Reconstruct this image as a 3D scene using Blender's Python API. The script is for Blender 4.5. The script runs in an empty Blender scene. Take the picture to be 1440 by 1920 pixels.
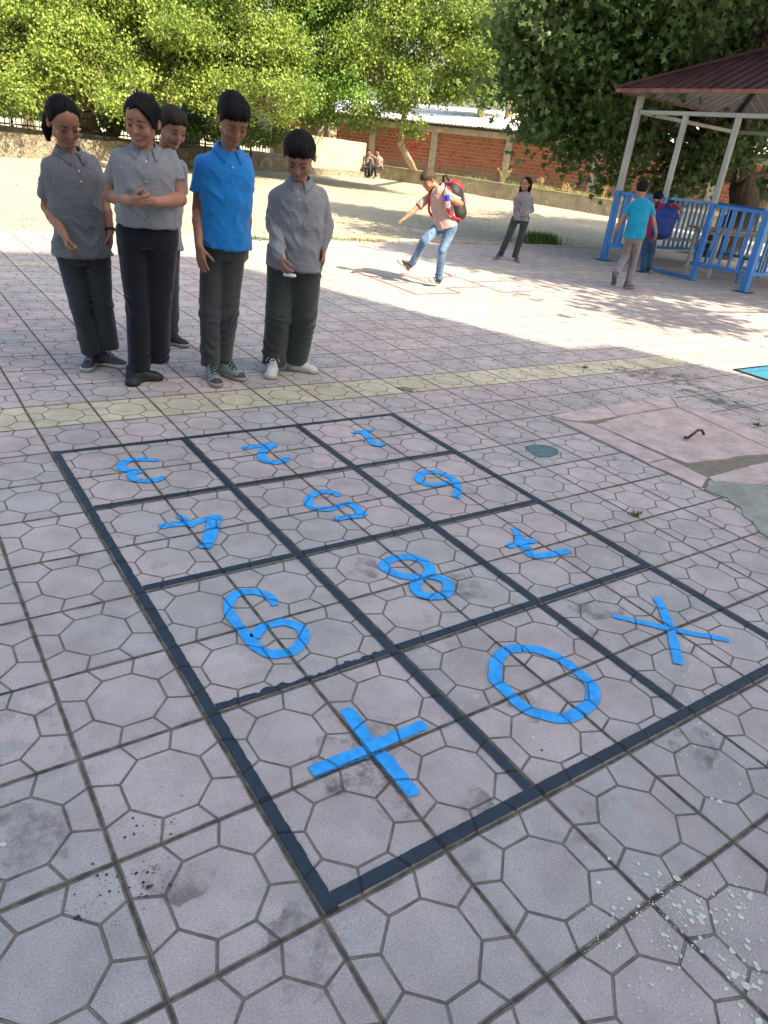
import bpy, math, random
import numpy as np
from math import radians as Rd

# ---------------------------------------------------------------- camera, sky, sun
sc = bpy.context.scene
CAM = np.array([-0.50308, -0.70707, 1.30488])
YAW, PIT, ROLL, FPX = 0.64225862, 0.46304741, 0.12268726, 1340.1026
def _cam_axes():
    f = np.array([math.sin(YAW)*math.cos(PIT), math.cos(YAW)*math.cos(PIT), -math.sin(PIT)])
    r = np.array([math.cos(YAW), -math.sin(YAW), 0]); u = np.cross(r, f)
    c, s = math.cos(ROLL), math.sin(ROLL)
    return c*r+s*u, -s*r+c*u, f
CX, CY, CF = _cam_axes()
cam = bpy.data.cameras.new('camera'); camo = bpy.data.objects.new('camera', cam)
sc.collection.objects.link(camo); sc.camera = camo
from mathutils import Matrix, Vector
m = Matrix(((CX[0], CY[0], -CF[0], CAM[0]), (CX[1], CY[1], -CF[1], CAM[1]), (CX[2], CY[2], -CF[2], CAM[2]), (0, 0, 0, 1)))
camo.matrix_world = m
cam.sensor_fit = 'VERTICAL'; cam.sensor_height = 36; cam.lens = 36*FPX/1920
cam.clip_start = 0.05; cam.clip_end = 2000

SUN_EL = Rd(47); SUN_H = np.array([0.35, -0.937])
world = bpy.data.worlds.new('World'); sc.world = world; world.use_nodes = True
wn = world.node_tree.nodes; wl = world.node_tree.links
sky = wn.new('ShaderNodeTexSky'); sky.sky_type = 'NISHITA'; sky.sun_disc = False
sky.sun_elevation = SUN_EL; sky.sun_rotation = math.atan2(SUN_H[0], SUN_H[1])
sky.air_density = 1.3; sky.dust_density = 4.5; sky.ozone_density = 1.0
wl.new(sky.outputs[0], wn['Background'].inputs[0]); wn['Background'].inputs[1].default_value = 0.115
sl = bpy.data.lights.new('sun', 'SUN'); sl.energy = 4.5; sl.angle = Rd(0.55); sl.color = (1, 0.86, 0.62)
so = bpy.data.objects.new('sun', sl); sc.collection.objects.link(so)
sd = Vector((SUN_H[0]*math.cos(SUN_EL), SUN_H[1]*math.cos(SUN_EL), math.sin(SUN_EL)))
so.rotation_euler = sd.to_track_quat('Z', 'Y').to_euler(); so.location = (6, -12, 14)
sc.view_settings.view_transform = 'Standard'; sc.view_settings.look = 'None'
sc.view_settings.exposure = 1.62; sc.view_settings.gamma = 1

# ---------------------------------------------------------------- helpers
COL = sc.collection; VERB = False
T = 0.30            # paving tile size, metres
def ray(px, py): return (px-720)/FPX*CX - (py-960)/FPX*CY + CF
def hgt(x, y):      # terrain: flat yard, field rising gently behind it
    return np.clip(np.asarray(y, float)-9.9, 0, 26)*0.02
def ground(px, py, k=0.0):
    d = ray(px, py); z0 = 0 if k == 0 else -k*9.9
    t = (z0+k*CAM[1]-CAM[2])/(d[2]-k*d[1]); return CAM+t*d
FH = np.array([math.sin(YAW), math.cos(YAW), 0.0]); RH = np.array([math.cos(YAW), -math.sin(YAW), 0.0]); UP = np.array([0, 0, 1.0])
def at_depth(px, py, dep):
    d = ray(px, py); return CAM + d*(dep/(d@FH))
def V(r, u, t):     # right, up, toward the camera
    return r*RH + u*UP - t*FH
def unit(v): v = np.asarray(v, float); return v/np.linalg.norm(v)

def tag(o, label=None, cat=None, group=None, kind=None):
    if label: o['label'] = label
    if cat: o['category'] = cat
    if group: o['group'] = group
    if kind: o['kind'] = kind
    return o
def empty(name, loc):
    o = bpy.data.objects.new(name, None); o.location = Vector(loc); COL.objects.link(o); return o

def np_mesh(name, V_, F_, mat=None, parent=None, loc=None, smooth=True, colors=None, mats=None, fmat=None, rel=True):
    """V_ (n,3); F_ array (m,k) or list of arrays with different k; vertices are given in world space"""
    me = bpy.data.meshes.new(name)
    V_ = np.asarray(V_, np.float32)
    if loc is not None: V_ = V_ - np.asarray(loc, np.float32)
    elif parent is not None and rel: V_ = V_ - np.asarray(wloc(parent), np.float32)
    Fs = F_ if isinstance(F_, list) else [F_]
    Fs = [np.asarray(f, np.int32) for f in Fs if len(f)]
    nl = sum(f.size for f in Fs); nf = sum(len(f) for f in Fs)
    me.vertices.add(len(V_)); me.vertices.foreach_set('co', V_.ravel())
    me.loops.add(nl); me.loops.foreach_set('vertex_index', np.concatenate([f.ravel() for f in Fs]))
    tot = np.concatenate([np.full(len(f), f.shape[1], np.int32) for f in Fs])
    me.polygons.add(nf); me.polygons.foreach_set('loop_start', np.concatenate([[0], np.cumsum(tot)[:-1]]).astype(np.int32))
    me.polygons.foreach_set('loop_total', tot)
    me.polygons.foreach_set('use_smooth', np.full(nf, smooth))
    if fmat is not None: me.polygons.foreach_set('material_index', np.asarray(fmat, np.int32))
    me.update(calc_edges=True)
    if colors is not None:
        a = me.color_attributes.new('col', 'FLOAT_COLOR', 'POINT')
        c = np.ones((len(V_), 4), np.float32); c[:, :3] = colors; a.data.foreach_set('color', c.ravel())
    o = bpy.data.objects.new(name, me); COL.objects.link(o)
    for mm in (mats or ([mat] if mat else [])): me.materials.append(mm)
    if loc is not None: o.location = Vector([float(c) for c in loc])
    if parent is not None: o.parent = parent
    return o
def wloc(o):
    p = np.zeros(3)
    while o is not None: p += np.array(o.location); o = o.parent
    return p

class MB:
    """collects boxes, prisms, tubes and builds them as one mesh"""
    def __init__(s): s.v = []; s.f = []; s.n = 0
    def add(s, V_, F_):
        s.v.append(np.asarray(V_, float)); s.f += [tuple(int(i)+s.n for i in f) for f in F_]; s.n += len(V_)
    def box(s, c, size, ax=None, bev=0.0):
        ax = np.eye(3) if ax is None else np.asarray(ax, float); h = np.asarray(size, float)/2
        if bev <= 0:
            P = np.array([[i, j, k] for i in (-1, 1) for j in (-1, 1) for k in (-1, 1)])*h
            s.add(np.asarray(c)+P@ax, [(0, 1, 3, 2), (4, 6, 7, 5), (0, 4, 5, 1), (2, 3, 7, 6), (0, 2, 6, 4), (1, 5, 7, 3)]); return
        b = min(bev, h.min()*.9); P = []; idx = {}
        for i in (-1, 1):
            for j in (-1, 1):
                for k in (-1, 1):
                    sg = np.array([i, j, k])
                    for a in range(3):
                        q = h-b; q = q.copy(); q[a] = h[a]; idx[(i, j, k, a)] = len(P); P.append(sg*q)
        F = []
        for a in range(3):
            o1, o2 = [d for d in range(3) if d != a]
            for sgn in (-1, 1):
                q = []
                for (u, w) in ((-1, -1), (1, -1), (1, 1), (-1, 1)):
                    t_ = [0, 0, 0]; t_[a] = sgn; t_[o1] = u; t_[o2] = w; q.append(idx[(*t_, a)])
                F.append(q if (sgn > 0) == (a != 1) else q[::-1])
        for a in range(3):
            o1, o2 = [d for d in range(3) if d != a]
            for u in (-1, 1):
                for w in (-1, 1):
                    q = []
                    for e, face in ((-1, o1), (-1, o2), (1, o2), (1, o1)):
                        t_ = [0, 0, 0]; t_[a] = e; t_[o1] = u; t_[o2] = w; q.append(idx[(*t_, face)])
                    F.append(q)
        for i in (-1, 1):
            for j in (-1, 1):
                for k in (-1, 1): F.append([idx[(i, j, k, a)] for a in range(3)])
        s.add(np.asarray(c)+np.array(P)@ax, F)
    def bar(s, a, b, w, h, up=(0, 0, 1), bev=0.0):
        a = np.asarray(a, float); b = np.asarray(b, float); d = unit(b-a)
        up = np.asarray(up, float)
        if abs(d@up) > .95: up = np.array([1., 0, 0])
        sx = unit(np.cross(d, up)); uz = np.cross(sx, d)
        s.box((a+b)/2, (np.linalg.norm(b-a), w, h), [d, sx, uz], bev)
    def tube(s, pts, rad, n=10, cap=True):
        pts = np.asarray(pts, float); rad = np.broadcast_to(rad, len(pts)); m_ = len(pts)
        tan = np.gradient(pts, axis=0); tan /= np.linalg.norm(tan, axis=1)[:, None]
        u = unit(np.cross(tan[0], [0.3, 0.1, 1.0] if abs(tan[0][2]) < .9 else [1., 0.2, 0])); P = []
        for i in range(m_):
            u = unit(u - (u@tan[i])*tan[i]); w = np.cross(tan[i], u)
            a = np.arange(n)*2*math.pi/n
            P.append(pts[i]+rad[i]*(np.cos(a)[:, None]*u+np.sin(a)[:, None]*w))
        F = [(i*n+j, i*n+(j+1) % n, (i+1)*n+(j+1) % n, (i+1)*n+j) for i in range(m_-1) for j in range(n)]
        if cap: F += [tuple(range(n))[::-1], tuple((m_-1)*n+j for j in range(n))]
        s.add(np.vstack(P), F)
    def poly(s, P, F): s.add(P, F)
    def build(s, name, mat, parent=None, loc=None, smooth=False):
        me = bpy.data.meshes.new(name); V_ = np.vstack(s.v)
        if loc is not None: V_ = V_-np.asarray(loc)
        elif parent is not None: V_ = V_-wloc(parent)
        me.from_pydata([tuple(v) for v in V_], [], s.f); me.update()
        for p in me.polygons: p.use_smooth = smooth
        o = bpy.data.objects.new(name, me); COL.objects.link(o); me.materials.append(mat)
        if loc is not None: o.location = Vector([float(c) for c in loc])
        if parent is not None: o.parent = parent
        return o

# value/gradient style noise for shaping meshes
_rng = np.random.default_rng(7); _TB = _rng.random((32, 32, 32)).astype(np.float32)
def noise3(P, f=1.0, seed=0):
    P = np.asarray(P, float)*f + seed*7.31; i = np.floor(P).astype(int); t = P-i; t = t*t*(3-2*t); r = 0
    for dx in (0, 1):
        for dy in (0, 1):
            for dz in (0, 1):
                w = (t[:, 0] if dx else 1-t[:, 0])*(t[:, 1] if dy else 1-t[:, 1])*(t[:, 2] if dz else 1-t[:, 2])
                r = r + w*_TB[(i[:, 0]+dx) % 32, (i[:, 1]+dy) % 32, (i[:, 2]+dz) % 32]
    return r*2-1

# ---------------------------------------------------------------- node helpers
class NG:
    def __init__(s, name):
        s.m = bpy.data.materials.new(name); s.m.use_nodes = True; s.t = s.m.node_tree; s.N = s.t.nodes
        s.b = s.N['Principled BSDF']; s.o = s.N['Material Output']
    def n(s, ty, ins=None, **kw):
        x = s.N.new('ShaderNode'+ty)
        for k, v in kw.items(): setattr(x, k, v)
        for k, v in (ins or {}).items(): s.put(x.inputs[k], v)
        return x
    def put(s, sock, v):
        if hasattr(v, 'is_output') or isinstance(v, bpy.types.NodeSocket): s.t.links.new(v, sock)
        else:
            if sock.type == 'RGBA' and len(v) == 3: v = (*v, 1)
            sock.default_value = v
    def math(s, op, a, b=None, c=None, clamp=False):
        x = s.n('Math', operation=op, use_clamp=clamp); s.put(x.inputs[0], a)
        if b is not None: s.put(x.inputs[1], b)
        if c is not None: s.put(x.inputs[2], c)
        return x.outputs[0]
    def step(s, x, lo, hi, a=0.0, b=1.0):
        y = s.n('MapRange', interpolation_type='SMOOTHSTEP', ins={'Value': x, 'From Min': lo, 'From Max': hi, 'To Min': a, 'To Max': b})
        return y.outputs[0]
    def noise(s, vec, scale, detail=4, rough=.55, out='Fac', dist=0.0):
        x = s.n('TexNoise', ins={'Scale': scale, 'Detail': detail, 'Roughness': rough, 'Distortion': dist})
        if vec is not None: s.put(x.inputs['Vector'], vec)
        return x.outputs[out]
    def mix(s, f, a, b, mode='MIX'):
        x = s.n('Mix', data_type='RGBA', blend_type=mode); s.put(x.inputs[0], f); s.put(x.inputs[6], a); s.put(x.inputs[7], b)
        return x.outputs[2]
    def obj(s): return s.n('TexCoord').outputs['Object']
    def pos(s): return s.n('NewGeometry').outputs['Position']
    def scalev(s, v, sc_): 
        x = s.n('Mapping'); s.put(x.inputs['Vector'], v); x.inputs['Scale'].default_value = sc_; return x.outputs[0]
    def bump(s, h, strength, dist=0.01):
        x = s.n('Bump', ins={'Height': h, 'Strength': strength, 'Distance': dist}); s.put(s.b.inputs['Normal'], x.outputs[0]); return x
    def fin(s, color=None, rough=None, metal=None, spec=None):
        if color is not None: s.put(s.b.inputs['Base Color'], color)
        if rough is not None: s.put(s.b.inputs['Roughness'], rough)
        if metal is not None: s.put(s.b.inputs['Metallic'], metal)
        if spec is not None: s.put(s.b.inputs['Specular IOR Level'], spec)
        return s.m
def tone(c, k): return tuple(min(1, x*k) for x in c)
def plain(name, c, rough=.6, metal=0.0, var=.18, scale=8, bump=.15, bscale=120, spec=.4):
    g = NG(name); p = g.pos(); n = g.noise(p, scale, 5)
    col = g.mix(g.step(n, .3, .7), tone(c, 1-var), tone(c, 1+var))
    if bump: g.bump(g.noise(p, bscale, 3), bump, .002)
    return g.fin(col, rough, metal, spec)

def pave_pattern(g, P):
    """tile joints and octagon grooves from world position; returns (groove mask, height, tile id vec, oct mask, near joint)"""
    wob = g.n('VectorMath', operation='SUBTRACT', ins={0: g.noise(P, 1.3, 2, out='Color'), 1: (.5, .5, .5)})
    wob2 = g.n('VectorMath', operation='SUBTRACT', ins={0: g.noise(P, 22, 2, out='Color'), 1: (.5, .5, .5)})
    a = g.n('VectorMath', operation='SCALE', ins={0: wob.outputs[0], 'Scale': .035}); b = g.n('VectorMath', operation='SCALE', ins={0: wob2.outputs[0], 'Scale': .006})
    Q = g.n('VectorMath', operation='SCALE', ins={0: P, 'Scale': 1/T})
    Q = g.n('VectorMath', operation='ADD', ins={0: Q.outputs[0], 1: a.outputs[0]}); Q = g.n('VectorMath', operation='ADD', ins={0: Q.outputs[0], 1: b.outputs[0]})
    fl = g.n('VectorMath', operation='FLOOR', ins={0: Q.outputs[0]}); fr = g.n('VectorMath', operation='FRACTION', ins={0: Q.outputs[0]})
    s_ = g.n('SeparateXYZ', ins={0: fr.outputs[0]}); idn = g.n('SeparateXYZ', ins={0: fl.outputs[0]})
    ax = g.math('ABSOLUTE', g.math('SUBTRACT', s_.outputs[0], .5)); ay = g.math('ABSOLUTE', g.math('SUBTRACT', s_.outputs[1], .5))
    mx = g.math('MAXIMUM', ax, ay); de = g.math('SUBTRACT', .5, mx)
    oc = g.math('MAXIMUM', mx, g.math('MULTIPLY', g.math('ADD', ax, ay), .70711))
    do = g.math('ABSOLUTE', g.math('SUBTRACT', oc, .303))
    c, sn = math.cos(Rd(22.5)), math.sin(Rd(22.5))
    r1 = g.math('ABSOLUTE', g.math('SUBTRACT', g.math('MULTIPLY', ay, c), g.math('MULTIPLY', ax, sn)))
    r2 = g.math('ABSOLUTE', g.math('SUBTRACT', g.math('MULTIPLY', ax, c), g.math('MULTIPLY', ay, sn)))
    sp = g.math('ADD', g.math('MINIMUM', r1, r2), g.math('MULTIPLY', g.math('LESS_THAN', oc, .303), 1.0))
    dg = g.math('MINIMUM', do, sp)
    gw = g.math('ADD', .0050, g.math('MULTIPLY', g.noise(P, 9, 2), .006))
    jw = g.math('ADD', .009, g.math('MULTIPLY', g.noise(P, 6, 3), .018))
    gm = g.n('MapRange', interpolation_type='SMOOTHSTEP', ins={'Value': g.math('SUBTRACT', dg, gw), 'From Min': -.004, 'From Max': .005, 'To Min': 1, 'To Max': 0}).outputs[0]
    jm = g.n('MapRange', interpolation_type='SMOOTHSTEP', ins={'Value': g.math('SUBTRACT', de, jw), 'From Min': -.006, 'From Max': .007, 'To Min': 1, 'To Max': 0}).outputs[0]
    return gm, jm, fl.outputs[0], idn, oc, de

# ---------------------------------------------------------------- materials of the setting
def mat_paving():
    g = NG('paving tiles'); P = g.pos(); gm, jm, tid, idn, oc, de = pave_pattern(g, P)
    wn_ = g.n('TexWhiteNoise', noise_dimensions='3D', ins={'Vector': tid}); rv = wn_.outputs['Value']
    pink = (.440, .385, .365); grey = (.415, .405, .385); yel = (.54, .49, .35)
    col = g.mix(g.step(g.noise(P, .9, 3), .35, .65), pink, grey)
    col = g.mix(g.step(rv, .0, 1.0, 0, .75), col, (.42, .345, .33))
    row = idn.outputs[1]
    y1 = g.math('COMPARE', row, 9.0, .4); y2 = g.math('COMPARE', row, 23.0, .4)
    col = g.mix(g.math('MULTIPLY', g.math('ADD', y1, g.math('MULTIPLY', y2, .5)), .88), col, yel)
    # per tile brightness, mottling, speckle
    br = g.math('ADD', .86, g.math('MULTIPLY', wn_.outputs['Value'], .24))
    cl = g.step(g.noise(P, 7, 6, .65), .25, .75, .84, 1.13)
    br = g.math('MULTIPLY', br, cl)
    fine = g.step(g.noise(P, 260, 3, .7), .25, .75, .76, 1.22); br = g.math('MULTIPLY', br, fine)
    big = g.step(g.noise(P, .35, 3), .35, .7, 1.06, .90); br = g.math('MULTIPLY', br, big)
    col = g.mix(1.0, col, g.n('CombineColor', ins={0: br, 1: br, 2: br}).outputs[0], 'MULTIPLY')
    st2 = g.step(g.noise(P, 4.6, 7, .75), .58, .74, 0, .55); col = g.mix(st2, col, (.18, .17, .165))
    rs = g.step(g.noise(P, 1.7, 4, .6), .60, .72, 0, .35); col = g.mix(rs, col, (.40, .27, .25))
    st = g.step(g.noise(P, 2.3, 6, .7), .62, .78, 0, .5)        # brown-grey wear stains
    col = g.mix(st, col, (.20, .17, .15))
    dirt = g.math('MULTIPLY', g.step(de, .0, .10, 1, 0), g.step(g.noise(P, 11, 5, .7), .45, .75))
    col = g.mix(g.math('MULTIPLY', dirt, .5), col, (.19, .17, .14))
    vo = g.n('TexVoronoi', ins={'Vector': P, 'Scale': 120.0})      # pits and pale grit
    pit = g.math('MULTIPLY', g.step(vo.outputs['Distance'], .10, .16, 1, 0), g.step(g.noise(P, 14, 2), .5, .62))
    col = g.mix(g.math('MULTIPLY', pit, .6), col, (.10, .09, .09))
    vo2 = g.n('TexVoronoi', ins={'Vector': P, 'Scale': 70.0})
    gr = g.math('MULTIPLY', g.step(vo2.outputs['Distance'], .07, .12, 1, 0), g.step(g.noise(P, 6, 2), .52, .60))
    col = g.mix(g.math('MULTIPLY', gr, .7), col, (.62, .60, .58))
    gcol = g.mix(g.step(g.noise(P, 20, 5, .7), .35, .65), (.100, .088, .066), (.205, .185, .140))
    col = g.mix(g.math('MULTIPLY', gm, .88), col, gcol)
    jc = g.mix(g.step(g.noise(P, 17, 4, .7), .35, .68), (.060, .054, .042), (.215, .19, .14)); jc = g.mix(g.step(de, .0, .007, .85, 0), jc, (.015, .014, .012))
    col = g.mix(g.math('MULTIPLY', jm, .93), col, jc)
    h = g.math('SUBTRACT', g.math('MULTIPLY', g.noise(P, 180, 3), .18), g.math('MAXIMUM', g.math('MULTIPLY', gm, .8), jm))
    h = g.math('ADD', h, g.math('MULTIPLY', g.noise(P, 5, 3), .5))
    h = g.math('ADD', h, g.math('MULTIPLY', rv, .5))
    h = g.math('ADD', h, g.math('MULTIPLY', jm, g.math('MULTIPLY', g.noise(P, 60, 4), .8)))
    g.bump(h, .9, .006)
    return g.fin(col, .95, spec=.08)

def mat_paint(name, c, wear=.0, groove=.8, rough=.6):
    """road paint lying over the tiles: the tile grooves still read through it"""
    g = NG(name); P = g.pos(); gm, jm, tid, idn, oc, de = pave_pattern(g, P)
    m_ = g.math('MAXIMUM', gm, jm)
    col = g.mix(g.step(g.noise(P, 25, 5, .7), .3, .7), tone(c, .80), tone(c, 1.18)); col = g.mix(g.step(g.noise(P, 240, 3, .7), .60, .72, 0, .45), col, tuple(x*.5+.12 for x in c))
    col = g.mix(g.math('MULTIPLY', m_, groove), col, tone(c, .28))
    h = g.math('SUBTRACT', g.math('MULTIPLY', g.noise(P, 180, 3), .25), m_); g.bump(h, .8, .005)
    if wear > 0:
        n = g.noise(P, 95, 5, .75); n2 = g.noise(P, 9, 3)
        a = g.math('ADD', g.math('MULTIPLY', n, .75), g.math('MULTIPLY', n2, .35))
        a = g.math('SUBTRACT', a, g.math('MULTIPLY', jm, .13))
        al = g.step(a, wear-.02, wear+.03); g.put(g.b.inputs['Alpha'], al)
    return g.fin(col, rough, spec=.4)

def mat_sand():
    g = NG('sandy field'); P = g.pos()
    n1 = g.noise(P, .5, 6, .6); n2 = g.noise(P, 6, 6, .75)
    col = g.mix(g.step(n1, .35, .68), (.41, .365, .27), (.33, .305, .245))
    col = g.mix(g.step(n2, .42, .70, 0, .6), col, (.29, .245, .165))
    vo = g.n('TexVoronoi', ins={'Vector': P, 'Scale': 9.0}); sp = g.step(vo.outputs['Distance'], .12, .24, 1, 0)
    col = g.mix(g.math('MULTIPLY', sp, .6), col, (.22, .185, .13))
    vo3 = g.n('TexVoronoi', ins={'Vector': P, 'Scale': 26.0}); col = g.mix(g.step(vo3.outputs['Distance'], .1, .22, .5, 0), col, (.55, .51, .42))
    gr = g.step(g.noise(P, .9, 5, .7), .60, .72, 0, .5); col = g.mix(gr, col, (.27, .26, .12))
    g.bump(g.math('ADD', g.noise(P, 14, 6, .8), g.math('MULTIPLY', g.noise(P, 2, 3), 2)), .8, .03)
    return g.fin(col, .95, spec=.15)

def mat_concrete(name, c, dark=(.09, .085, .07), amt=.6, sc_=3.0, plaster=None):
    g = NG(name); P = g.pos()
    col = g.mix(g.step(g.noise(P, sc_, 6, .7), .35, .68), tone(c, .82), tone(c, 1.15))
    col = g.mix(g.step(g.noise(P, sc_*2.6, 7, .75), .50, .74, 0, amt), col, dark)
    if plaster: col = g.mix(g.step(g.noise(P, sc_*1.7, 5, .6, dist=.6), .58, .66, 0, .85), col, plaster)
    g.bump(g.noise(P, 40, 6, .7), .6, .02)
    return g.fin(col, .92, spec=.2)

def mat_brick():
    g = NG('hollow brick'); uv = g.n('UVMap').outputs[0]; P = g.pos()
    b = g.n('TexBrick', ins={'Vector': uv, 'Color1': (.36, .130, .075, 1), 'Color2': (.28, .095, .055, 1), 'Mortar': (.50, .30, .19, 1), 'Scale': 1.0,
        'Mortar Size': .010, 'Mortar Smooth': .3, 'Brick Width': .26, 'Row Height': .135, 'Bias': .1})
    b.offset = .5
    col = g.mix(g.step(g.noise(P, 1.1, 6, .7), .45, .72, 0, .5), b.outputs['Color'], (.30, .15, .09))
    wn_ = g.noise(g.scalev(uv, (3.8, 7.4, 1)), 1.0, 0); col = g.mix(g.step(wn_, .66, .72, 0, .55), col, (.16, .055, .03))
    z = g.n('SeparateXYZ', ins={0: uv}).outputs[1]                                   # cement smeared over the lowest courses
    sm = g.math('MULTIPLY', g.step(z, .1, .75, 1, 0), g.step(g.noise(P, 1.6, 5, .7), .36, .52))
    col = g.mix(g.math('MULTIPLY', sm, .85), col, (.27, .235, .18))
    g.bump(g.math('ADD', g.math('MULTIPLY', b.outputs['Fac'], -1), g.math('MULTIPLY', g.noise(P, 30, 4), .5)), .8, .02)
    return g.fin(col, .9, spec=.2)

def mat_bark(name, c1, c2, patch=None):
    g = NG(name); P = g.pos(); Q = g.scalev(P, (1, 1, .25))
    n = g.noise(Q, 16, 7, .75); col = g.mix(g.step(n, .35, .65), c1, c2)
    if patch: col = g.mix(g.step(g.noise(P, 5, 3), .52, .6, 0, .85), col, patch)
    g.bump(n, 1.0, .05); return g.fin(col, .95, spec=.15)

def mat_leaf(name, c1, c2, c3, trans=.45):
    g = NG(name); r = g.n('NewGeometry').outputs['Random Per Island']
    col = g.mix(g.step(r, 0, .6), c1, c2); col = g.mix(g.step(r, .72, 1.0), col, c3)
    n = g.noise(g.pos(), .55, 3); col = g.mix(g.step(n, .35, .65, 0, .45), col, c3)
    g.fin(col, .45, spec=.35)
    tr = g.n('BsdfTranslucent', ins={'Color': g.mix(.5, col, (col and c3))})
    mx = g.n('MixShader', ins={0: trans, 1: g.b.outputs[0], 2: tr.outputs[0]}); g.t.links.new(mx.outputs[0], g.o.inputs[0])
    return g.m

def mat_cloth(name, c, heather=.0, weave=900, rough=.9, bump=.35, wrinkle=.4, fade=None):
    g = NG(name); P = g.obj()
    col = g.mix(g.step(g.noise(P, 5, 4), .3, .7), tone(c, .90), tone(c, 1.10))
    if heather:
        h = g.noise(g.scalev(P, (1, 1, 3.2)), 85, 4, .8); col = g.mix(g.step(h, .38, .64, 0, heather), col, tone(c, .45))
        h2 = g.noise(g.scalev(P, (1, 1, 3.2)), 110, 3, .8); col = g.mix(g.step(h2, .56, .72, 0, heather*.8), col, tone(c, 1.7))
    if fade: col = g.mix(g.step(g.noise(g.scalev(P, (1, 1, .45)), 9, 4), .45, .68, 0, .7), col, fade)
    hh = g.math('ADD', g.math('MULTIPLY', g.noise(g.scalev(P, (1, 1, 2.0)), 17, 3, .5), 4*wrinkle), g.math('MULTIPLY', g.noise(P, weave*.4, 2), .25))
    g.bump(hh, bump, .008)
    g.put(g.b.inputs['Sheen Weight'], .25); g.put(g.b.inputs['Sheen Roughness'], .5)
    return g.fin(col, rough, spec=.15)

def mat_skin():
    g = NG('skin'); a = g.n('VertexColor', layer_name='col').outputs[0]; P = g.obj()
    col = g.mix(g.step(g.noise(P, 40, 4), .3, .7, 0, .25), a, (.36, .13, .08))
    g.bump(g.noise(P, 300, 3), .15, .001)
    g.put(g.b.inputs['Subsurface Weight'], .12); g.put(g.b.inputs['Subsurface Radius'], (.012, .005, .003)); g.put(g.b.inputs['Subsurface Scale'], 1.0)
    return g.fin(col, .52, spec=.35)
def mat_vcol(name, rough=.55, bscale=400, bump=.2, spec=.4):
    g = NG(name); a = g.n('VertexColor', layer_name='col').outputs[0]; P = g.obj()
    col = g.mix(g.step(g.noise(P, 30, 4), .35, .7, 0, .3), a, g.mix(1.0, a, (.55, .52, .48), 'MULTIPLY'))
    g.bump(g.noise(P, bscale, 2), bump, .001); return g.fin(col, rough, spec=spec)
def mat_hair(name, c, c2):
    g = NG(name); P = g.obj(); q = g.scalev(P, (1, 1, .12)); n = g.noise(q, 260, 3, .7)
    g.bump(n, .8, .004); return g.fin(g.mix(g.step(n, .35, .7), c, c2), .6, spec=.14)

M_PAVE = mat_paving(); M_SAND = mat_sand(); M_BRICK = mat_brick(); M_SKIN = mat_skin()
M_LOWW = mat_concrete('weathered low wall', (.33, .29, .21), plaster=(.50, .47, .38))
M_COLU = mat_concrete('concrete column', (.40, .36, .28), amt=.4)
M_PLAST = mat_concrete('rough plaster', (.40, .36, .27), amt=.5)
def mat_rubble():
    g = NG('rubble stone'); P = g.pos(); wv = g.n('VectorMath', operation='ADD', ins={0: P, 1: g.n('VectorMath', operation='SCALE', ins={0: g.noise(P, 5, 3, out='Color'), 'Scale': .12}).outputs[0]}).outputs[0]
    v = g.n('TexVoronoi', feature='DISTANCE_TO_EDGE', ins={'Vector': wv, 'Scale': 4.2}); v2 = g.n('TexVoronoi', ins={'Vector': wv, 'Scale': 4.2})
    c = g.mix(g.n('SeparateColor', ins={0: v2.outputs['Color']}).outputs[0], (.25, .22, .165), (.33, .29, .22)); c = g.mix(g.step(g.noise(P, 9, 6, .75), .42, .7, 0, .7), c, (.12, .105, .08))
    c = g.mix(g.step(g.noise(P, 2.5, 4, .7), .55, .63, 0, .8), c, (.46, .42, .34)); m = g.step(v.outputs['Distance'], .02, .07, 1, 0); c = g.mix(g.math('MULTIPLY', m, .12), c, (.2, .18, .14))
    g.bump(g.math('ADD', g.math('MULTIPLY', g.step(v.outputs['Distance'], 0, .12), .3), g.math('MULTIPLY', g.noise(P, 14, 6, .75), 1.6)), .9, .05); return g.fin(c, .95, spec=.15)
M_STONE = mat_rubble()
M_BARK = mat_bark('pale bark', (.16, .12, .08), (.36, .29, .20), patch=(.45, .40, .28))
M_BARKD = mat_bark('dark bark', (.045, .034, .026), (.13, .10, .075))
M_SHOE = mat_vcol('shoe fabric')
M_HAIR = mat_hair('black hair', (.0025, .002, .002), (.009, .007, .0065))
M_HAIRB = mat_hair('dark brown cropped hair', (.012, .009, .007), (.040, .030, .024))
M_HAIRS = mat_hair('light brown cropped hair', (.030, .020, .013), (.105, .075, .050))
# ---------------------------------------------------------------- ground
EDGE = [(-16, 8.2), (-4, 8.85), (0.84, 9.16), (2.06, 9.33), (4.5, 9.78), (7.5, 9.86), (10.2, 9.88), (12.3, 9.92), (40, 9.97)]
b = MB(); n = len(EDGE)
top = [(x, y, 0) for x, y in EDGE] + [(40, -16, 0), (-16, -16, 0)]
b.poly(np.array(top + [(x, y, -.04) for x, y, z in top]), [tuple(range(len(top)))[::-1]] + [(i, (i+1) % len(top), (i+1) % len(top)+len(top), i+len(top)) for i in range(len(top))])
tag(b.build('pavement', M_PAVE), kind='structure')

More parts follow.
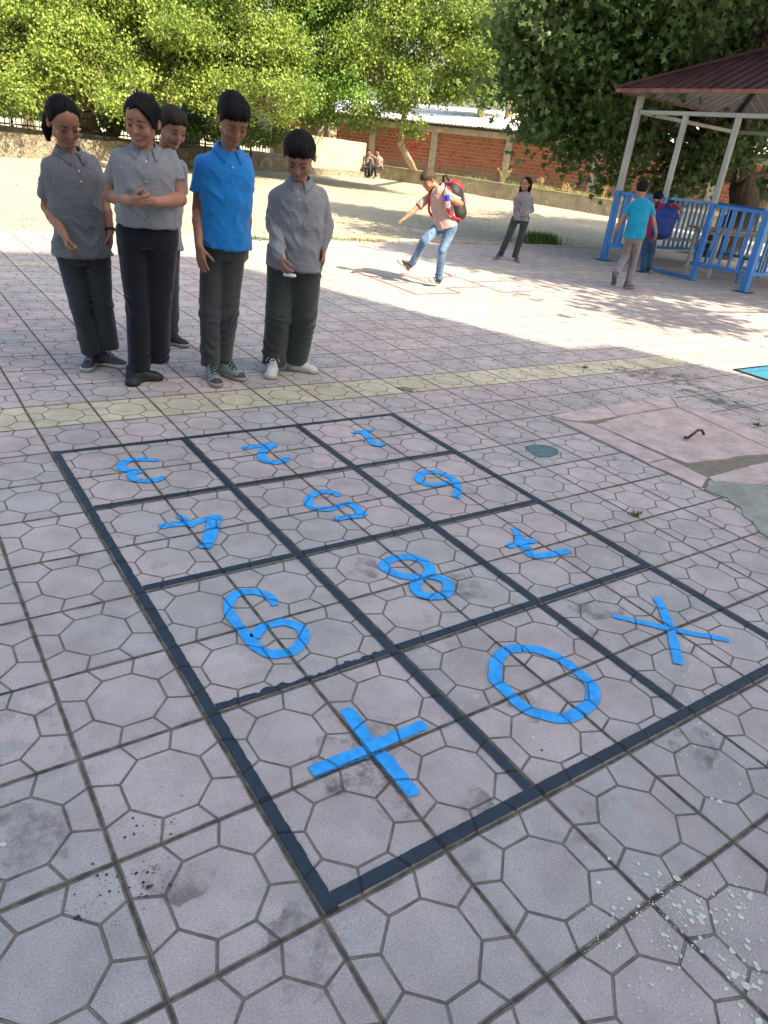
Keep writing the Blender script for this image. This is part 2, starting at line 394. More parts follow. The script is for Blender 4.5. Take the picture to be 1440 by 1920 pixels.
def grid_mesh(xs, ys, zf):
    X, Y = np.meshgrid(xs, ys, indexing='ij'); Z = zf(X, Y); nx, ny = X.shape
    Vv = np.stack([X, Y, Z], -1).reshape(-1, 3); I = np.arange(nx*ny).reshape(nx, ny)
    return Vv, np.stack([I[:-1, :-1], I[1:, :-1], I[1:, 1:], I[:-1, 1:]], -1).reshape(-1, 4)
xs = np.concatenate([np.linspace(-400, -30, 12), np.linspace(-25, 60, 171), np.linspace(70, 500, 12)])
ys = np.concatenate([np.linspace(-300, -20, 8), np.linspace(-10, 8, 7), np.linspace(8.6, 36, 90), np.linspace(40, 600, 14)])
def field_z(X, Y):
    q = np.stack([X.ravel(), Y.ravel(), X.ravel()*0], 1)
    bmp = (noise3(q, .45)*.03 + noise3(q, 1.7, 2)*.010).reshape(X.shape)
    w = np.clip((Y-10.2)/3, 0, 1)
    return -.022 + hgt(X, Y) + bmp*w
tag(np_mesh('ground', *grid_mesh(xs, ys, field_z), mat=M_SAND), kind='structure')
# low kerb where the paving meets the field
b = MB(); r_ = random.Random(3)
x = 5.2
while x < 30:
    w = .55+r_.random()*.05; y = np.interp(x+w/2, [p[0] for p in EDGE], [p[1] for p in EDGE])
    b.box((x+w/2, y+.05+r_.uniform(-.006, .006), .004+r_.uniform(-.003, .003)), (w-.012, .085, .05), bev=.008); x += w
tag(b.build('kerb', M_COLU), kind='structure')

# pebbles and grass lying about on the field
rg = np.random.default_rng(11)
def scatter_stones(n, fx, size, name):
    P = fx(n); k = len(P); oct_ = np.array([(1, 0, 0), (-1, 0, 0), (0, 1, 0), (0, -1, 0), (0, 0, 1), (0, 0, -1)], float)
    F0 = np.array([(0, 2, 4), (2, 1, 4), (1, 3, 4), (3, 0, 4), (2, 0, 5), (1, 2, 5), (3, 1, 5), (0, 3, 5)])
    S = rg.uniform(size[0], size[1], (k, 1, 1))*rg.uniform(.6, 1.3, (k, 6, 3))*np.array([1, 1, .6])
    Vv = (P[:, None]+oct_*S).reshape(-1, 3); F = (F0[None]+np.arange(k)[:, None, None]*6).reshape(-1, 3)
    return Vv, F
def fld(n):
    x = rg.uniform(-4, 24, n); y = 9.7+rg.random(n)**1.3*16; return np.stack([x, y, hgt(x, y)-.012], 1)
tag(np_mesh('gravel', *scatter_stones(9000, fld, (.008, .028), 'g'), mat=plain('field pebbles', (.33, .29, .22), .9, bump=0), smooth=False), kind='stuff')

def blades(P, h, w, lean=.5, curl=.3):
    k = len(P); a = rg.uniform(0, 2*math.pi, k); L = rg.uniform(.5, 1.2, k)*h; d = np.stack([np.cos(a), np.sin(a), 0*a], 1)
    s = np.stack([-np.sin(a), np.cos(a), 0*a], 1)*w*rg.uniform(.6, 1.3, (k, 1)); le = rg.uniform(0, lean, (k, 1))
    m_ = P+d*le*L[:, None]*.35+UP*L[:, None]*.55; t = P+d*(le+curl*rg.random((k, 1)))*L[:, None]+UP*L[:, None]*(1-.25*le)
    Vv = np.stack([P-s, P+s, m_-s*.7, m_+s*.7, t], 1).reshape(-1, 3); o = np.arange(k)[:, None]*5
    return Vv, [np.array([[0, 1, 3, 2]])+o, np.array([[2, 3, 4]])+o]
M_DRY = mat_leaf('dry grass', (.42, .33, .13), (.55, .46, .22), (.28, .24, .08), .3)
M_WEED = mat_leaf('green weeds', (.10, .17, .035), (.18, .26, .06), (.06, .11, .03), .35)

# wall line on the right of the field: low wall, planting strip, brick building behind
LW0 = np.array([17.75, 27.1]); LD = np.array([.3825, -.924]); LN = np.array([.924, .3825])
def lw(t, off=0.0, z=0.0): q = LW0+LD*t+LN*off; return np.array([q[0], q[1], z])
def noisy_wall(A, B, h0, hA, hB, th, mat, name, step=.3, amp=.012, seed=0):
    """rough cast wall along A-B (x, y), from z h0 under the ground to tops hA..hB; front, top, back and ends displaced by noise"""
    A = np.asarray(A, float); B = np.asarray(B, float); L = np.linalg.norm(B-A); d = (B-A)/L; nn = np.array([-d[1], d[0]])
    k = max(2, int(L/step)); us = np.linspace(0, L, k+1)
    hmax = max(hA-h0[0], hB-h0[1]); mz = max(3, int(hmax/.16))
    prof = [(th/2*-1, j/mz) for j in range(mz+1)] + [(-th/4, 1.0), (th/4, 1.0)] + [(th/2, j/mz) for j in range(mz, -1, -1)]
    P = []
    for u in us:
        t = u/L; z0 = h0[0]*(1-t)+h0[1]*t; z1 = hA*(1-t)+hB*t
        for o, f in prof:
            q = A+d*u+nn*o; P.append((q[0], q[1], z0+(z1-z0)*f))
    P = np.array(P); dn = np.stack([noise3(P, 3, seed), noise3(P, 3, seed+1), noise3(P, 2.2, seed+2)*.8], 1)*amp+np.stack([noise3(P, 9, seed+3)]*3, 1)*amp*.5
    P = P+dn; mm = len(prof)
    F = [(i*mm+j, (i+1)*mm+j, (i+1)*mm+j+1, i*mm+j+1) for i in range(k) for j in range(mm-1)]
    F += [tuple(range(mm)), tuple(k*mm+j for j in range(mm))[::-1]]
    bb = MB(); bb.add(P, F); return bb
LOWW_END = 19.5
b = noisy_wall(lw(0)[:2], lw(LOWW_END)[:2], (.2, -.1), .80, .545, .26, None, '', amp=.014)
cap = noisy_wall(lw(-.02, .0)[:2], lw(LOWW_END, .0)[:2], (.80, .545), .845, .59, .31, None, '', amp=.008, seed=4)
lwall = tag(b.build('low_wall', M_LOWW, loc=lw(0, 0, .3)), 'long weathered low concrete wall with patchy plaster in front of the brick building', 'wall')
cap.build('coping', M_LOWW, lwall)
# soil strip behind the low wall
b = MB(); 
for t0, t1 in ((0, LOWW_END),):
    A, B_, C_, D_ = lw(t0, .12, .72), lw(t1, .12, .46), lw(t1, 1.75, .50), lw(t0, 1.75, .76)
    b.poly(np.array([A, B_, C_, D_]), [(0, 1, 2, 3)])
tag(b.build('planting_strip_soil', M_SAND), kind='structure')
def strip(n, t0, t1, o0=.2, o1=1.5):
    t = rg.uniform(t0, t1, n); o = rg.uniform(o0, o1, n); q = LW0+LD*t[:, None]+LN*o[:, None]
    return np.stack([q[:, 0], q[:, 1], .72-.26*t/LOWW_END], 1)
def clumpy(P, f=1.3, thr=-.1, seed=0): return P[noise3(P, f, seed) > thr]
Vv, F = blades(clumpy(strip(16000, 3.5, 19)), .26, .008, .8); tag(np_mesh('dry_grass', Vv, F, mat=M_DRY, smooth=False), kind='stuff')
Vv, F = blades(clumpy(strip(5000, 2.5, 12), 1.7, .15, 5), .24, .014, .9); tag(np_mesh('green_weeds', Vv, F, mat=M_WEED, smooth=False), kind='stuff')

# tall dry weeds in the strip
def dry_weed(t, off, h, name_label, seed):
    rr = random.Random(seed); p0 = lw(t, off, .70-.26*t/LOWW_END); mb = MB()
    for i in range(5):
        a = rr.uniform(0, 6.28); l = rr.uniform(.05, .3); hh = h*rr.uniform(.6, 1)
        pts = [p0, p0+np.array([math.cos(a)*l*.3, math.sin(a)*l*.3, hh*.5]), p0+np.array([math.cos(a)*l, math.sin(a)*l, hh])]
        mb.tube(pts, [.008, .006, .003], 5)
        for j in range(9):
            f = rr.uniform(.35, 1); q = p0+np.array([math.cos(a)*l*f, math.sin(a)*l*f, hh*f]); a2 = rr.uniform(0, 6.28); l2 = rr.uniform(.04, .12)
            mb.tube([q, q+np.array([math.cos(a2)*l2, math.sin(a2)*l2, l2*1.1])], [.006, .010], 4)
    tag(mb.build('dry_weed', M_DRY, loc=p0), name_label, 'weed', 'tall dry weeds behind the low wall')
for i, (t, h, lb) in enumerate([(4.6, .85, 'tall straw-coloured weed by the concrete pillar left of the watching girl'), (6.2, .55, 'small dry weed above the low wall nearest the standing girl'),
        (7.2, .5, 'shorter dry weed right of the standing girl'), (8.6, .75, 'bushy dry weed beside the leaning rusty rod'), (9.3, .6, 'dry weed just right of the rusty rod')]):
    dry_weed(t+1, .45, h, lb, i)
p0 = lw(9.6, .6, .55); b = MB(); b.tube([p0, p0+np.array([.12, .05, 1.35])], .02, 8)
tag(b.build('leaning_rod', plain('rusty red rod', (.55, .14, .05), .7), loc=p0), 'thin rusty red rod leaning up from the dry grass behind the low wall', 'rod')

# ---- brick building
BO = 1.9
def bw(t, off=0.0, z=0.0): return lw(t, BO+off, z)
def zat(px, py, t_off=0.0):      # where the pixel meets the brick wall's plane
    d = ray(px, py); nrm = np.array([LN[0], LN[1], 0]); P0 = bw(0, t_off)
    s = ((P0-CAM)@nrm)/(d@nrm); q = CAM+d*s; return (q[:2]-LW0)@LD, q[2]
BT0 = zat(508, 240)[0]; BT1 = 24.0
ZB, ZT = .62, zat(950, 262)[1]; ZE = zat(950, 246)[1]
if VERB: print('brick', BT0, ZT, ZE, [tuple(np.round(zat(*q), 2)) for q in [(717, 310), (811, 322), (940, 334), (1113, 354), (708, 229), (814, 246), (700, 250), (812, 280), (950, 290), (1115, 310), (505, 240), (505, 285), (983, 242)]])
def uvbox(name, A, B_, z0, z1, th, mat, parent, lab=None):
    """wall slab from A to B (points), facing the yard, with metric UVs"""
    A = np.array(A, float); B_ = np.array(B_, float); L = np.linalg.norm((B_-A)[:2]); d = (B_-A)/L; nn = np.array([LN[0], LN[1], 0])
    P = []
    for q in (A, B_):
        for z in (z0, z1):
            P += [np.array([q[0], q[1], z]), np.array([q[0], q[1], z])+nn*th]
    F = [(0, 2, 6, 4), (1, 5, 7, 3), (0, 1, 3, 2), (4, 6, 7, 5), (2, 3, 7, 6), (0, 4, 5, 1)]
    mb = MB(); mb.add(P, F); o = mb.build(name, mat, parent); u = o.data.uv_layers.new(name='UVMap'); off = wloc(o)
    for lp in o.data.loops:
        v = np.array(o.data.vertices[lp.vertex_index].co)+off; u.data[lp.index].uv = ((v[:2]-LW0)@LD, v[2]-z0)
    return o
brk = empty('brick_building', bw(0, 0, ZB)); tag(brk, 'long low unplastered red brick building with concrete pillars and white sheet roof', 'building')
uvbox('brick_wall', bw(BT0), bw(BT1), ZB, ZT, .25, M_BRICK, brk)
b = MB(); b.box(bw((BT0+BT1)/2, .10, (ZT+ZE)/2), (BT1-BT0, .42, ZE-ZT), [[LD[0], LD[1], 0], [LN[0], LN[1], 0], [0, 0, 1]], .01); b.build('ring_beam', M_COLU, brk)
b = MB(); b.box(bw((BT0+BT1)/2, -.06, ZB-.25), (BT1-BT0, .5, .62), [[LD[0], LD[1], 0], [LN[0], LN[1], 0], [0, 0, 1]], .02); b.build('footing', M_COLU, brk)
COLS = [zat(q[0], q[1])[0] for q in [(512, 260), (700, 250), (813, 280), (952, 290), (1117, 310), (1338, 340)]]+[19.5, 22.5]
for t in COLS:
    b = MB(); b.box(bw(t, .08, (ZB+ZT)/2), (.30, .30, ZT-ZB+.02), [[LD[0], LD[1], 0], [LN[0], LN[1], 0], [0, 0, 1]], .015)
    b.build('column', M_COLU, brk)
# corrugated sheet roof
M_SHEET = plain('white roof sheet', (.80, .80, .80), .5, var=.10, scale=1.5, bump=.2, bscale=8)
RD_ = 5.5; ZR = ZE+.95
for k in range(2):
    P = []; ts = np.arange(BT0-.3, BT1, .045); pr = .022*np.sin(ts*2*math.pi/.18)
    o0, o1 = ((-.42, RD_*.52), (RD_*.48, RD_))[k]
    z0, z1 = (ZE+.06+(ZR-ZE)*(o0+.42)/(RD_+.42), ZE+.06+(ZR-ZE)*(o1+.42)/(RD_+.42)); z0 += .03*k; z1 += .03*k
    rag = noise3(np.stack([ts, ts*0, ts*0], 1), .9, 3)*.10 if k == 0 else ts*0
    A = np.array([bw(t, o0+g_, z0+p_) for t, p_, g_ in zip(ts, pr, rag)]); B_ = np.array([bw(t, o1, z1+p_) for t, p_ in zip(ts, pr)])
    Vv = np.vstack([A, B_, A-[0, 0, .006], B_-[0, 0, .006]]); n_ = len(ts); i = np.arange(n_-1)
    F = np.vstack([np.stack([i, i+1, i+1+n_, i+n_], 1), np.stack([i+2*n_, i+3*n_, i+1+3*n_, i+1+2*n_], 1), np.stack([i, i+2*n_, i+1+2*n_, i+1], 1)])
    np_mesh('roof_sheet', Vv, F, mat=M_SHEET, parent=brk)
b = MB(); b.bar(bw(BT0, -.16, ZE-.03), bw(BT1, -.16, ZE-.03), .10, .09); b.build('eave_timber', plain('dark timber', (.05, .04, .035), .9), brk)
# faded red scrawl on the brick bay
b = MB()
M_RED = plain('faded red spray paint', (.48, .05, .05), .8)
sp_t, sp_z = zat(775, 278)
for (a0, a1) in (((-.25, .35), (.05, .0)), ((.2, .42), (-.2, -.1)), ((.05, .45), (.25, .05)), ((.3, .35), (.35, -.15)), ((-.3, .1), (.35, .22)), ((-.2, .3), (-.3, -.1)), ((-.1, -.1), (.1, .15))):
    A = bw(sp_t+a0[0]*.7, -.006, sp_z+a0[1]*.6-.05); B_ = bw(sp_t+a1[0]*.7, -.006, sp_z+a1[1]*.6-.05); b.bar(A, B_, .008, .035, up=(0, 0, 1))
b.build('red_scrawl', M_RED, brk)

# ---- boundary wall on the left of the field
SD_ = unit(np.array([-15.0, -6.15])); SN = np.array([-SD_[1], SD_[0]])*1.0
if SN[1] < 0: SN = -SN
SW0 = np.array([17.55, 27.15])
def sw(t, off=0.0, z=0.0): q = SW0+SD_*t+SN*off; return np.array([q[0], q[1], z])
ends = [(4.4, 9.2), (9.2, 17.2), (17.2, 34)]
def zsw(px, py, off=0.0):
    d = ray(px, py); nrm = np.array([SN[0], SN[1], 0]); s = ((sw(0, off)-CAM)@nrm)/(d@nrm); q = CAM+d*s; return (q[:2]-SW0)@SD_, q[2]
if VERB: print('sw', [tuple(np.round(zsw(*q), 2)) for q in [(683, 330), (683, 265), (565, 325), (565, 258), (440, 300), (440, 320), (500, 255), (480, 250), (60, 290), (60, 240), (0, 208), (75, 215), (250, 275)]])
tA, tB = 0.2, zsw(440, 300)[0]
tP0, tP1 = zsw(683, 300)[0], zsw(545, 300)[0]
zp = zsw(640, 262)[1]
b = noisy_wall(sw(tP0, .05)[:2], sw(tP1, .05)[:2], (.1, .1), zp, zp+.02, .18, None, '', amp=.008, seed=9)
tag(b.build('plastered_wall', M_PLAST, loc=sw(tP0, 0, .3)), 'pale plastered wall panel with dappled light left of the two seated children', 'wall')
ledge = noisy_wall(sw(tP0-.9, -.22)[:2], sw(tP1+.3, -.22)[:2], (.1, .1), .52, .50, .34, None, '', amp=.02, seed=12)
tag(ledge.build('stone_ledge', M_STONE, loc=sw(tP0, -.2, .3)), 'low rough ledge at the foot of the pale plastered wall panel', 'ledge')
b = noisy_wall(sw(tP1+.05, .0)[:2], sw(34, .0)[:2], (.1, 0), .82, .55, .45, None, '', amp=.045, seed=15)
st = tag(b.build('stone_wall', M_STONE, loc=sw(12, 0, .3)), 'rough stone wall edging the sandy field below the railings, behind the girls', 'wall')
zfb = zsw(60, 243, .5)[1]
b = noisy_wall(sw(tP1-.2, .55)[:2], sw(34, .55)[:2], (.3, .2), zfb+.02, zfb-.02, .40, None, '', amp=.03, seed=19)
b.build('upper_course', M_STONE, st)
# railings on top of it
M_BLACKM = plain('black railing paint', (.02, .022, .025), .5); M_WHITEM = plain('white railing paint', (.78, .80, .82), .5)
M_CYAN = plain('pale cyan railing paint', (.28, .62, .75), .5); M_YEL = plain('yellow railing paint', (.75, .55, .08), .5)
def railing(t0, t1, z0, h, mat, label, gap=.13, r=.012):
    mb = MB(); A, B_ = sw(t0, .55, z0), sw(t1, .55, z0)
    for z in (.08, h): mb.bar(A+UP*z, B_+UP*z, .035, .035)
    L = abs(t1-t0); k = max(1, int(L/gap)); d = (B_-A)/L
    for i in range(k+1): mb.tube([A+d*L*i/k+UP*.02, A+d*L*i/k+UP*(h+.05)], r, 6)
    return tag(mb.build('railing', mat, loc=A), label, 'railing')
hr = zsw(60, 211, .55)[1]-zfb
tt = [zsw(px, 230, .55)[0] for px in (0, 18, 30, 62, 78, 215, 250, 450, 466, 482, 505)]
railing(tt[1], tt[0]+6, zfb, hr, M_BLACKM, 'black metal railing on the stone wall at the far left behind the first girl')
railing(tt[2], tt[1], zfb, hr, M_WHITEM, 'short white railing piece left of the first girl'); railing(tt[3], tt[2], zfb, hr, M_BLACKM, 'black railing section between two whitish pieces by the first girl')
railing(tt[4]-.1, tt[3], zfb, hr, M_CYAN, 'pale cyan railing piece touching the first girl\'s hair')
railing(tt[7], tt[4]-.2, zfb, hr, M_BLACKM, 'long black railing seen in the gaps between the front children')
railing(tt[8], tt[7], zfb-.1, hr, M_YEL, 'short yellow railing piece just right of the boy in blue'); railing(tt[9], tt[8], zfb-.1, hr, M_CYAN, 'short cyan railing piece next to the yellow one')
railing(tt[10], tt[9], zfb-.1, hr, M_BLACKM, 'short black railing piece beside the end of the brick building')

# ---------------------------------------------------------------- trees
def leaf_mesh(P, size, kind, nbias):
    k = len(P); nrm = rg.normal(size=(k, 3))+nbias; nrm /= np.linalg.norm(nrm, axis=1)[:, None]
    a = rg.normal(size=(k, 3)); a[:, 2] -= .8; a -= (a*nrm).sum(1)[:, None]*nrm; a /= np.linalg.norm(a, axis=1)[:, None]; bb = np.cross(nrm, a)
    s = size*rg.uniform(.6, 1.3, (k, 1))
    if kind == 0:
        T_ = [(0, 0, 0), (.5, .36, .10), (1, 0, -.06), (.5, -.36, .10)]
        Fq = [(0, 1, 2), (0, 2, 3)]
    else:      # five pointed plane leaf
        T_ = [(0, 0, 0), (-.08, .30, .03), (.28, .24, .02), (.42, .62, .10), (.58, .20, .02), (1.05, 0, -.08), (.58, -.20, .02), (.42, -.62, .10), (.28, -.24, .02), (-.08, -.30, .03)]
        Fq = [(0, 1, 2), (0, 2, 4), (2, 3, 4), (0, 4, 6), (4, 5, 6), (0, 6, 8), (6, 7, 8), (0, 8, 9)]
    Vv = np.stack([P+s*(x*a+y*bb+z*nrm) for x, y, z in T_], 1).reshape(-1, 3)
    F = (np.array(Fq)[None]+np.arange(k)[:, None, None]*len(T_)).reshape(-1, 3)
    return Vv, F
def make_tree(base, trunk, r0, blobs, n, size, mleaf, mbark, label, kind=0, group=None, cl=80, csig=.21, hollow=.30, twigs=26, name='tree'):
    """trunk: list of points above base; blobs: (centre, radius). Leaves sit in clusters spread through each blob."""
    base = np.asarray(base, float); root = empty(name, base); tag(root, label, 'tree', group)
    mb = MB(); pts = [base-UP*.15]+[np.asarray(p, float) for p in trunk]; pts = [pts[0], pts[0]+UP*.2+(pts[1]-pts[0])*.03]+pts[1:]
    rad = np.interp(np.linspace(0, 1, len(pts)), [0, .08, .3, 1], [r0*1.45, r0*1.1, r0, r0*.55]); 
    # densify with wobble
    q = []; rr = []
    for i in range(len(pts)-1):
        for f in np.linspace(0, 1, 5)[:-1]:
            p = pts[i]*(1-f)+pts[i+1]*f; q.append(p+rg.normal(size=3)*r0*.07); rr.append((rad[i]*(1-f)+rad[i+1]*f)*rg.uniform(.93, 1.07))
    q.append(pts[-1]); rr.append(rad[-1]); mb.tube(q, rr, 14); top = pts[-1]
    W = np.array([b_[1]**2.2 for b_ in blobs]); W /= W.sum(); allc = []
    for (c, r), w in zip(blobs, W):
        c = np.asarray(c, float); s_ = top if rg.random() < .6 or len(trunk) < 2 else pts[-2]
        mid = (s_+c)/2+rg.normal(size=3)*.12*r+UP*.1*r; rb = r0*.42*max(.45, min(1, r/1.6))
        mb.tube([s_, s_*.5+mid*.5+rg.normal(size=3)*.05, mid, c], [rb*1.1, rb*.9, rb*.7, rb*.25], 8)
        nc = max(4, int(n*w/cl)); nb = max(5, int(8*r)); bd = rg.normal(size=(nb, 3)); bd /= np.linalg.norm(bd, axis=1)[:, None]; d = bd[rg.integers(0, nb, nc)]+rg.normal(size=(nc, 3))*.30; d /= np.linalg.norm(d, axis=1)[:, None]
        rr_ = r*(hollow+(1-hollow)*rg.random((nc, 1))**.55); C_ = c+d*rr_*np.array([1, 1, .85])*(1+.18*noise3(d*2+c, 1)[:, None]); allc.append(C_)
        for j in rg.choice(nc, min(nc, twigs), replace=False):
            e = C_[j]; s2 = mid*.4+c*.6+rg.normal(size=3)*.2*r; mb.tube([s2, (s2+e)/2+rg.normal(size=3)*.07*r, e], [rb*.28, rb*.18, .006], 5, cap=False)
    C_ = np.vstack(allc); P = np.repeat(C_, cl, axis=0)
    P = P+rg.normal(size=P.shape)*csig*rg.uniform(.55, 1.25, (len(C_), 1)).repeat(cl, 0)*np.array([1, 1, .62])
    P = P[P[:, 2] > base[2]+.35]
    mb.build('trunk', mbark, root, smooth=True)
    out = unit(np.array([SUN_H[0], SUN_H[1], .9])); Vv, F = leaf_mesh(P, size, kind, out*.55); np_mesh('crown', Vv, F, mat=mleaf, parent=root, smooth=False)
    return root
D = at_depth
M_LF1 = mat_leaf('sunlit yellow-green leaves', (.215, .305, .048), (.340, .415, .085), (.095, .175, .032), .38)
M_LF2 = mat_leaf('fresh green leaves', (.140, .275, .045), (.235, .350, .070), (.080, .170, .028), .36)
M_LF3 = mat_leaf('plane leaves', (.055, .125, .033), (.095, .180, .048), (.165, .225, .090), .38)
M_LF4 = mat_leaf('pale poplar leaves', (.170, .260, .060), (.250, .330, .090), (.120, .190, .050), .45)
def gz(p): return float(hgt(p[0], p[1]))
def tr(px, py, dep, r): return (D(px, py, dep), r)
def base_at(px, dep, z=None):
    d = ray(px, 300); q = CAM+d*(dep/(d@FH)); return np.array([q[0], q[1], gz(q) if z is None else z])
def wall_base(px, off=1.25):
    t = zsw(px, 262, off)[0]; q = sw(t, off, .72); return q, float((q-CAM)@FH)
def left_tree(px, trunk, r0, blobs, *a, **k):
    q, dep = wall_base(px); dd = (dep-20.6)*.35
    make_tree(q, [D(x, y, dep-.1*i) for i, (x, y) in enumerate(trunk)], r0, [tr(x, y, z+dd, r*(1+dd*.04)) for x, y, z, r in blobs], *a, **k)
# left row behind the stone wall
left_tree(172, [(170, 240), (166, 205)], .34, [(40, 40, 20.6, 1.75), (160, 110, 20, 1.25), (95, 170, 19.6, .85), (150, -60, 21, 2.0), (20, 165, 20, .75), (-80, 60, 21, 2.0), (90, 95, 19.6, 1.0), (60, 172, 18.6, .7), (0, 178, 18.4, .6)],
    62000, .086, M_LF1, M_BARK, 'leafy yellow-green tree at the far left, its trunk beside the first girl\'s head', kind=0)
left_tree(205, [(214, 245), (236, 195)], .22, [(255, 70, 21, 1.5), (250, 165, 20.6, .8), (320, 10, 21.5, 1.6), (300, 150, 20.6, 1.0), (260, -90, 22, 1.8), (345, 95, 20.6, 1.1), (250, 180, 18.6, .62)],
    50000, .086, M_LF1, M_BARK, 'yellow-green tree with a pale leaning trunk between the two girls\' heads')
left_tree(352, [(356, 240), (352, 195)], .40, [(420, 60, 21, 1.6), (395, 150, 20.4, 1.0), (500, 120, 20.6, 1.15), (450, 185, 20.2, .8), (480, -10, 21.5, 1.8), (420, -110, 22, 1.8), (530, 190, 20.6, .65), (425, 182, 18.9, .7), (530, 178, 19.2, .7)],
    58000, .086, M_LF1, M_BARK, 'broad yellow-green tree with a thick trunk behind the boy in the blue shirt')
left_tree(592, [(603, 235), (628, 180)], .15, [(590, 70, 21.5, 1.5), (570, 170, 20.8, .95), (640, 190, 20.8, .68), (600, 215, 20.6, .5), (660, 20, 22, 1.5), (560, -70, 22.5, 1.8), (685, 225, 20.8, .38), (610, 185, 19.3, .6), (655, 168, 19.5, .6)],
    46000, .086, M_LF2, M_BARK, 'fresh green tree overhanging the pale plastered wall panel')
q0 = lw(1.35, .75, .72)
make_tree(q0, [D(751, 270, 25.0), D(757, 215, 24.6), D(770, 185, 24.5)], .12, [tr(745, 60, 24.6, 1.75), tr(840, 100, 24.3, 1.45), tr(680, 110, 24.4, 1.15), tr(790, 180, 24, .95), tr(880, 160, 24.2, .75), tr(830, -10, 25, 1.6), tr(710, 195, 24, .6), tr(905, 60, 24.8, .8), tr(740, -100, 25.5, 1.8), tr(770, 232, 24, .42)],
    56000, .092, M_LF1, M_BARK, 'slender yellow-green tree growing in front of the brick wall')
# paler and further trees
for px, lb in ((905, 'pale tall poplar-like tree behind the white roof, left one'), (958, 'pale tall poplar-like tree behind the white roof, next to the dark plane tree')):
    make_tree(base_at(px, 36, .3), [D(px, 150, 36), D(px+3, 20, 36), D(px+6, -100, 36)], .20, [tr(px, 150, 36, 1.3), tr(px+6, 80, 36, 1.5), tr(px-8, 10, 36, 1.5), tr(px+8, -60, 36, 1.6), tr(px, -140, 36, 1.3)], 11000, .15, M_LF4, M_BARK, lb, csig=.4, twigs=14)
for px, py, lb in ((60, 60, 'distant green tree filling the gap at the far left'), (320, 40, 'distant green tree behind the gap between the left trees'), (620, 30, 'distant green tree behind the green tree over the plastered wall')):
    make_tree(base_at(px, 33, .4), [D(px, 180, 33)], .3, [tr(px, py+60, 33, 2.6), tr(px-90, py+90, 33, 2.0), tr(px+90, py+80, 33, 2.0), tr(px+10, py-70, 33, 2.6)], 6000, .20, M_LF2, M_BARK, lb, csig=.5, twigs=8)
# shrubs in the shade behind the railings
for px, dep, r, lb in ((30, 23.2, .9, 'dark shrub behind the railing at the far left'), (205, 23.4, .8, 'dark shrub behind the railing between the girls'), (290, 24.2, .9, 'dark shrub behind the boy at the back'), (385, 23.6, .9, 'dark shrub behind the boy in blue'), (470, 24.4, .9, 'dark shrub behind the coloured railings')):
    bs = base_at(px, dep, .7); make_tree(bs, [bs+UP*.3], .05, [(bs+UP*.75, r), (bs+UP*.6+RH*.8, r*.7), (bs+UP*.6-RH*.8, r*.7)], 5000, .085, M_LF3, M_BARKD, lb, cl=30, twigs=6, name='shrub')
# big dark plane tree on the right
q0 = base_at(1392, 17.6)
if VERB: print('plane base', q0, 'low wall dist', (q0[:2]-LW0)@LN)
make_tree(q0, [D(1396, 400, 17.6), D(1390, 335, 17.5), D(1385, 312, 17.4)], .36,
    [tr(1100, 70, 15.2, 1.35), tr(1010, 110, 15.2, .75), tr(1030, 20, 15.6, 1.0), tr(1190, 0, 15, 1.5), tr(1300, 60, 16.2, 1.3), tr(1400, 60, 17, 1.5), tr(1090, 190, 15.4, .95), tr(1180, 160, 15.6, 1.0), tr(1190, 265, 16.6, .75),
     tr(1010, 225, 15.4, .55), tr(1090, 262, 15.8, .5), tr(1275, 225, 17.0, .9), tr(1370, 190, 17.6, .9), tr(1310, 300, 18.4, .55), tr(1145, 322, 16.4, .34), tr(1240, 332, 17.2, .45), tr(1275, 350, 18, .35), tr(1450, 320, 18.6, .6), tr(965, 165, 15.2, .42),
     tr(1430, 180, 18, 1.0), tr(1335, 262, 16.6, .55), tr(1290, 320, 17, .4), tr(1400, 262, 16.8, .5), tr(1330, -110, 14.5, 1.0), tr(1452, -25, 13.5, .6), tr(1120, -60, 15, 1.5)],
    50000, .122, M_LF3, M_BARKD, 'large dark green plane tree spreading behind the shelter on the right', kind=1, cl=44, csig=.25, hollow=.2, twigs=16)
b_ = D(1392, 320, 17.5); mb = MB()
# trees out of view on the right whose shade falls across the yard
make_tree((13.3, 1.2, 0), [(13.2, 1.4, 2.6), (12.8, 2.0, 4.2)], .30, [((12.5, 2.5, 6), 2.5), ((10.4, 2.2, 6.6), 1.6), ((15, 2, 7), 2.3), ((12, .6, 5.5), 1.3), ((9.8, 1.9, 5.4), .95), ((8.6, .2, 5.0), .7), ((14.3, 4.0, 8.4), 2.0), ((11.6, 3.0, 8.6), 1.6), ((9.7, 1.5, 7.6), 1.0)],
    46000, .17, M_LF3, M_BARKD, 'large shade tree right of the shelter, the nearer one', kind=1, cl=40, csig=.33, twigs=8)
make_tree((20.5, 4.0, 0), [(20.3, 4.2, 3), (19.6, 5, 5)], .28, [((19.5, 6, 9), 2.4), ((17, 4.6, 9), 2.2), ((18.5, 3.5, 7), 2.2), ((22.5, 6.5, 8.6), 2.2), ((14.5, 3.4, 10.5), 1.7)],
    26000, .19, M_LF3, M_BARKD, 'large shade tree right of the shelter, the farther one', kind=1, cl=40, csig=.38, twigs=8)
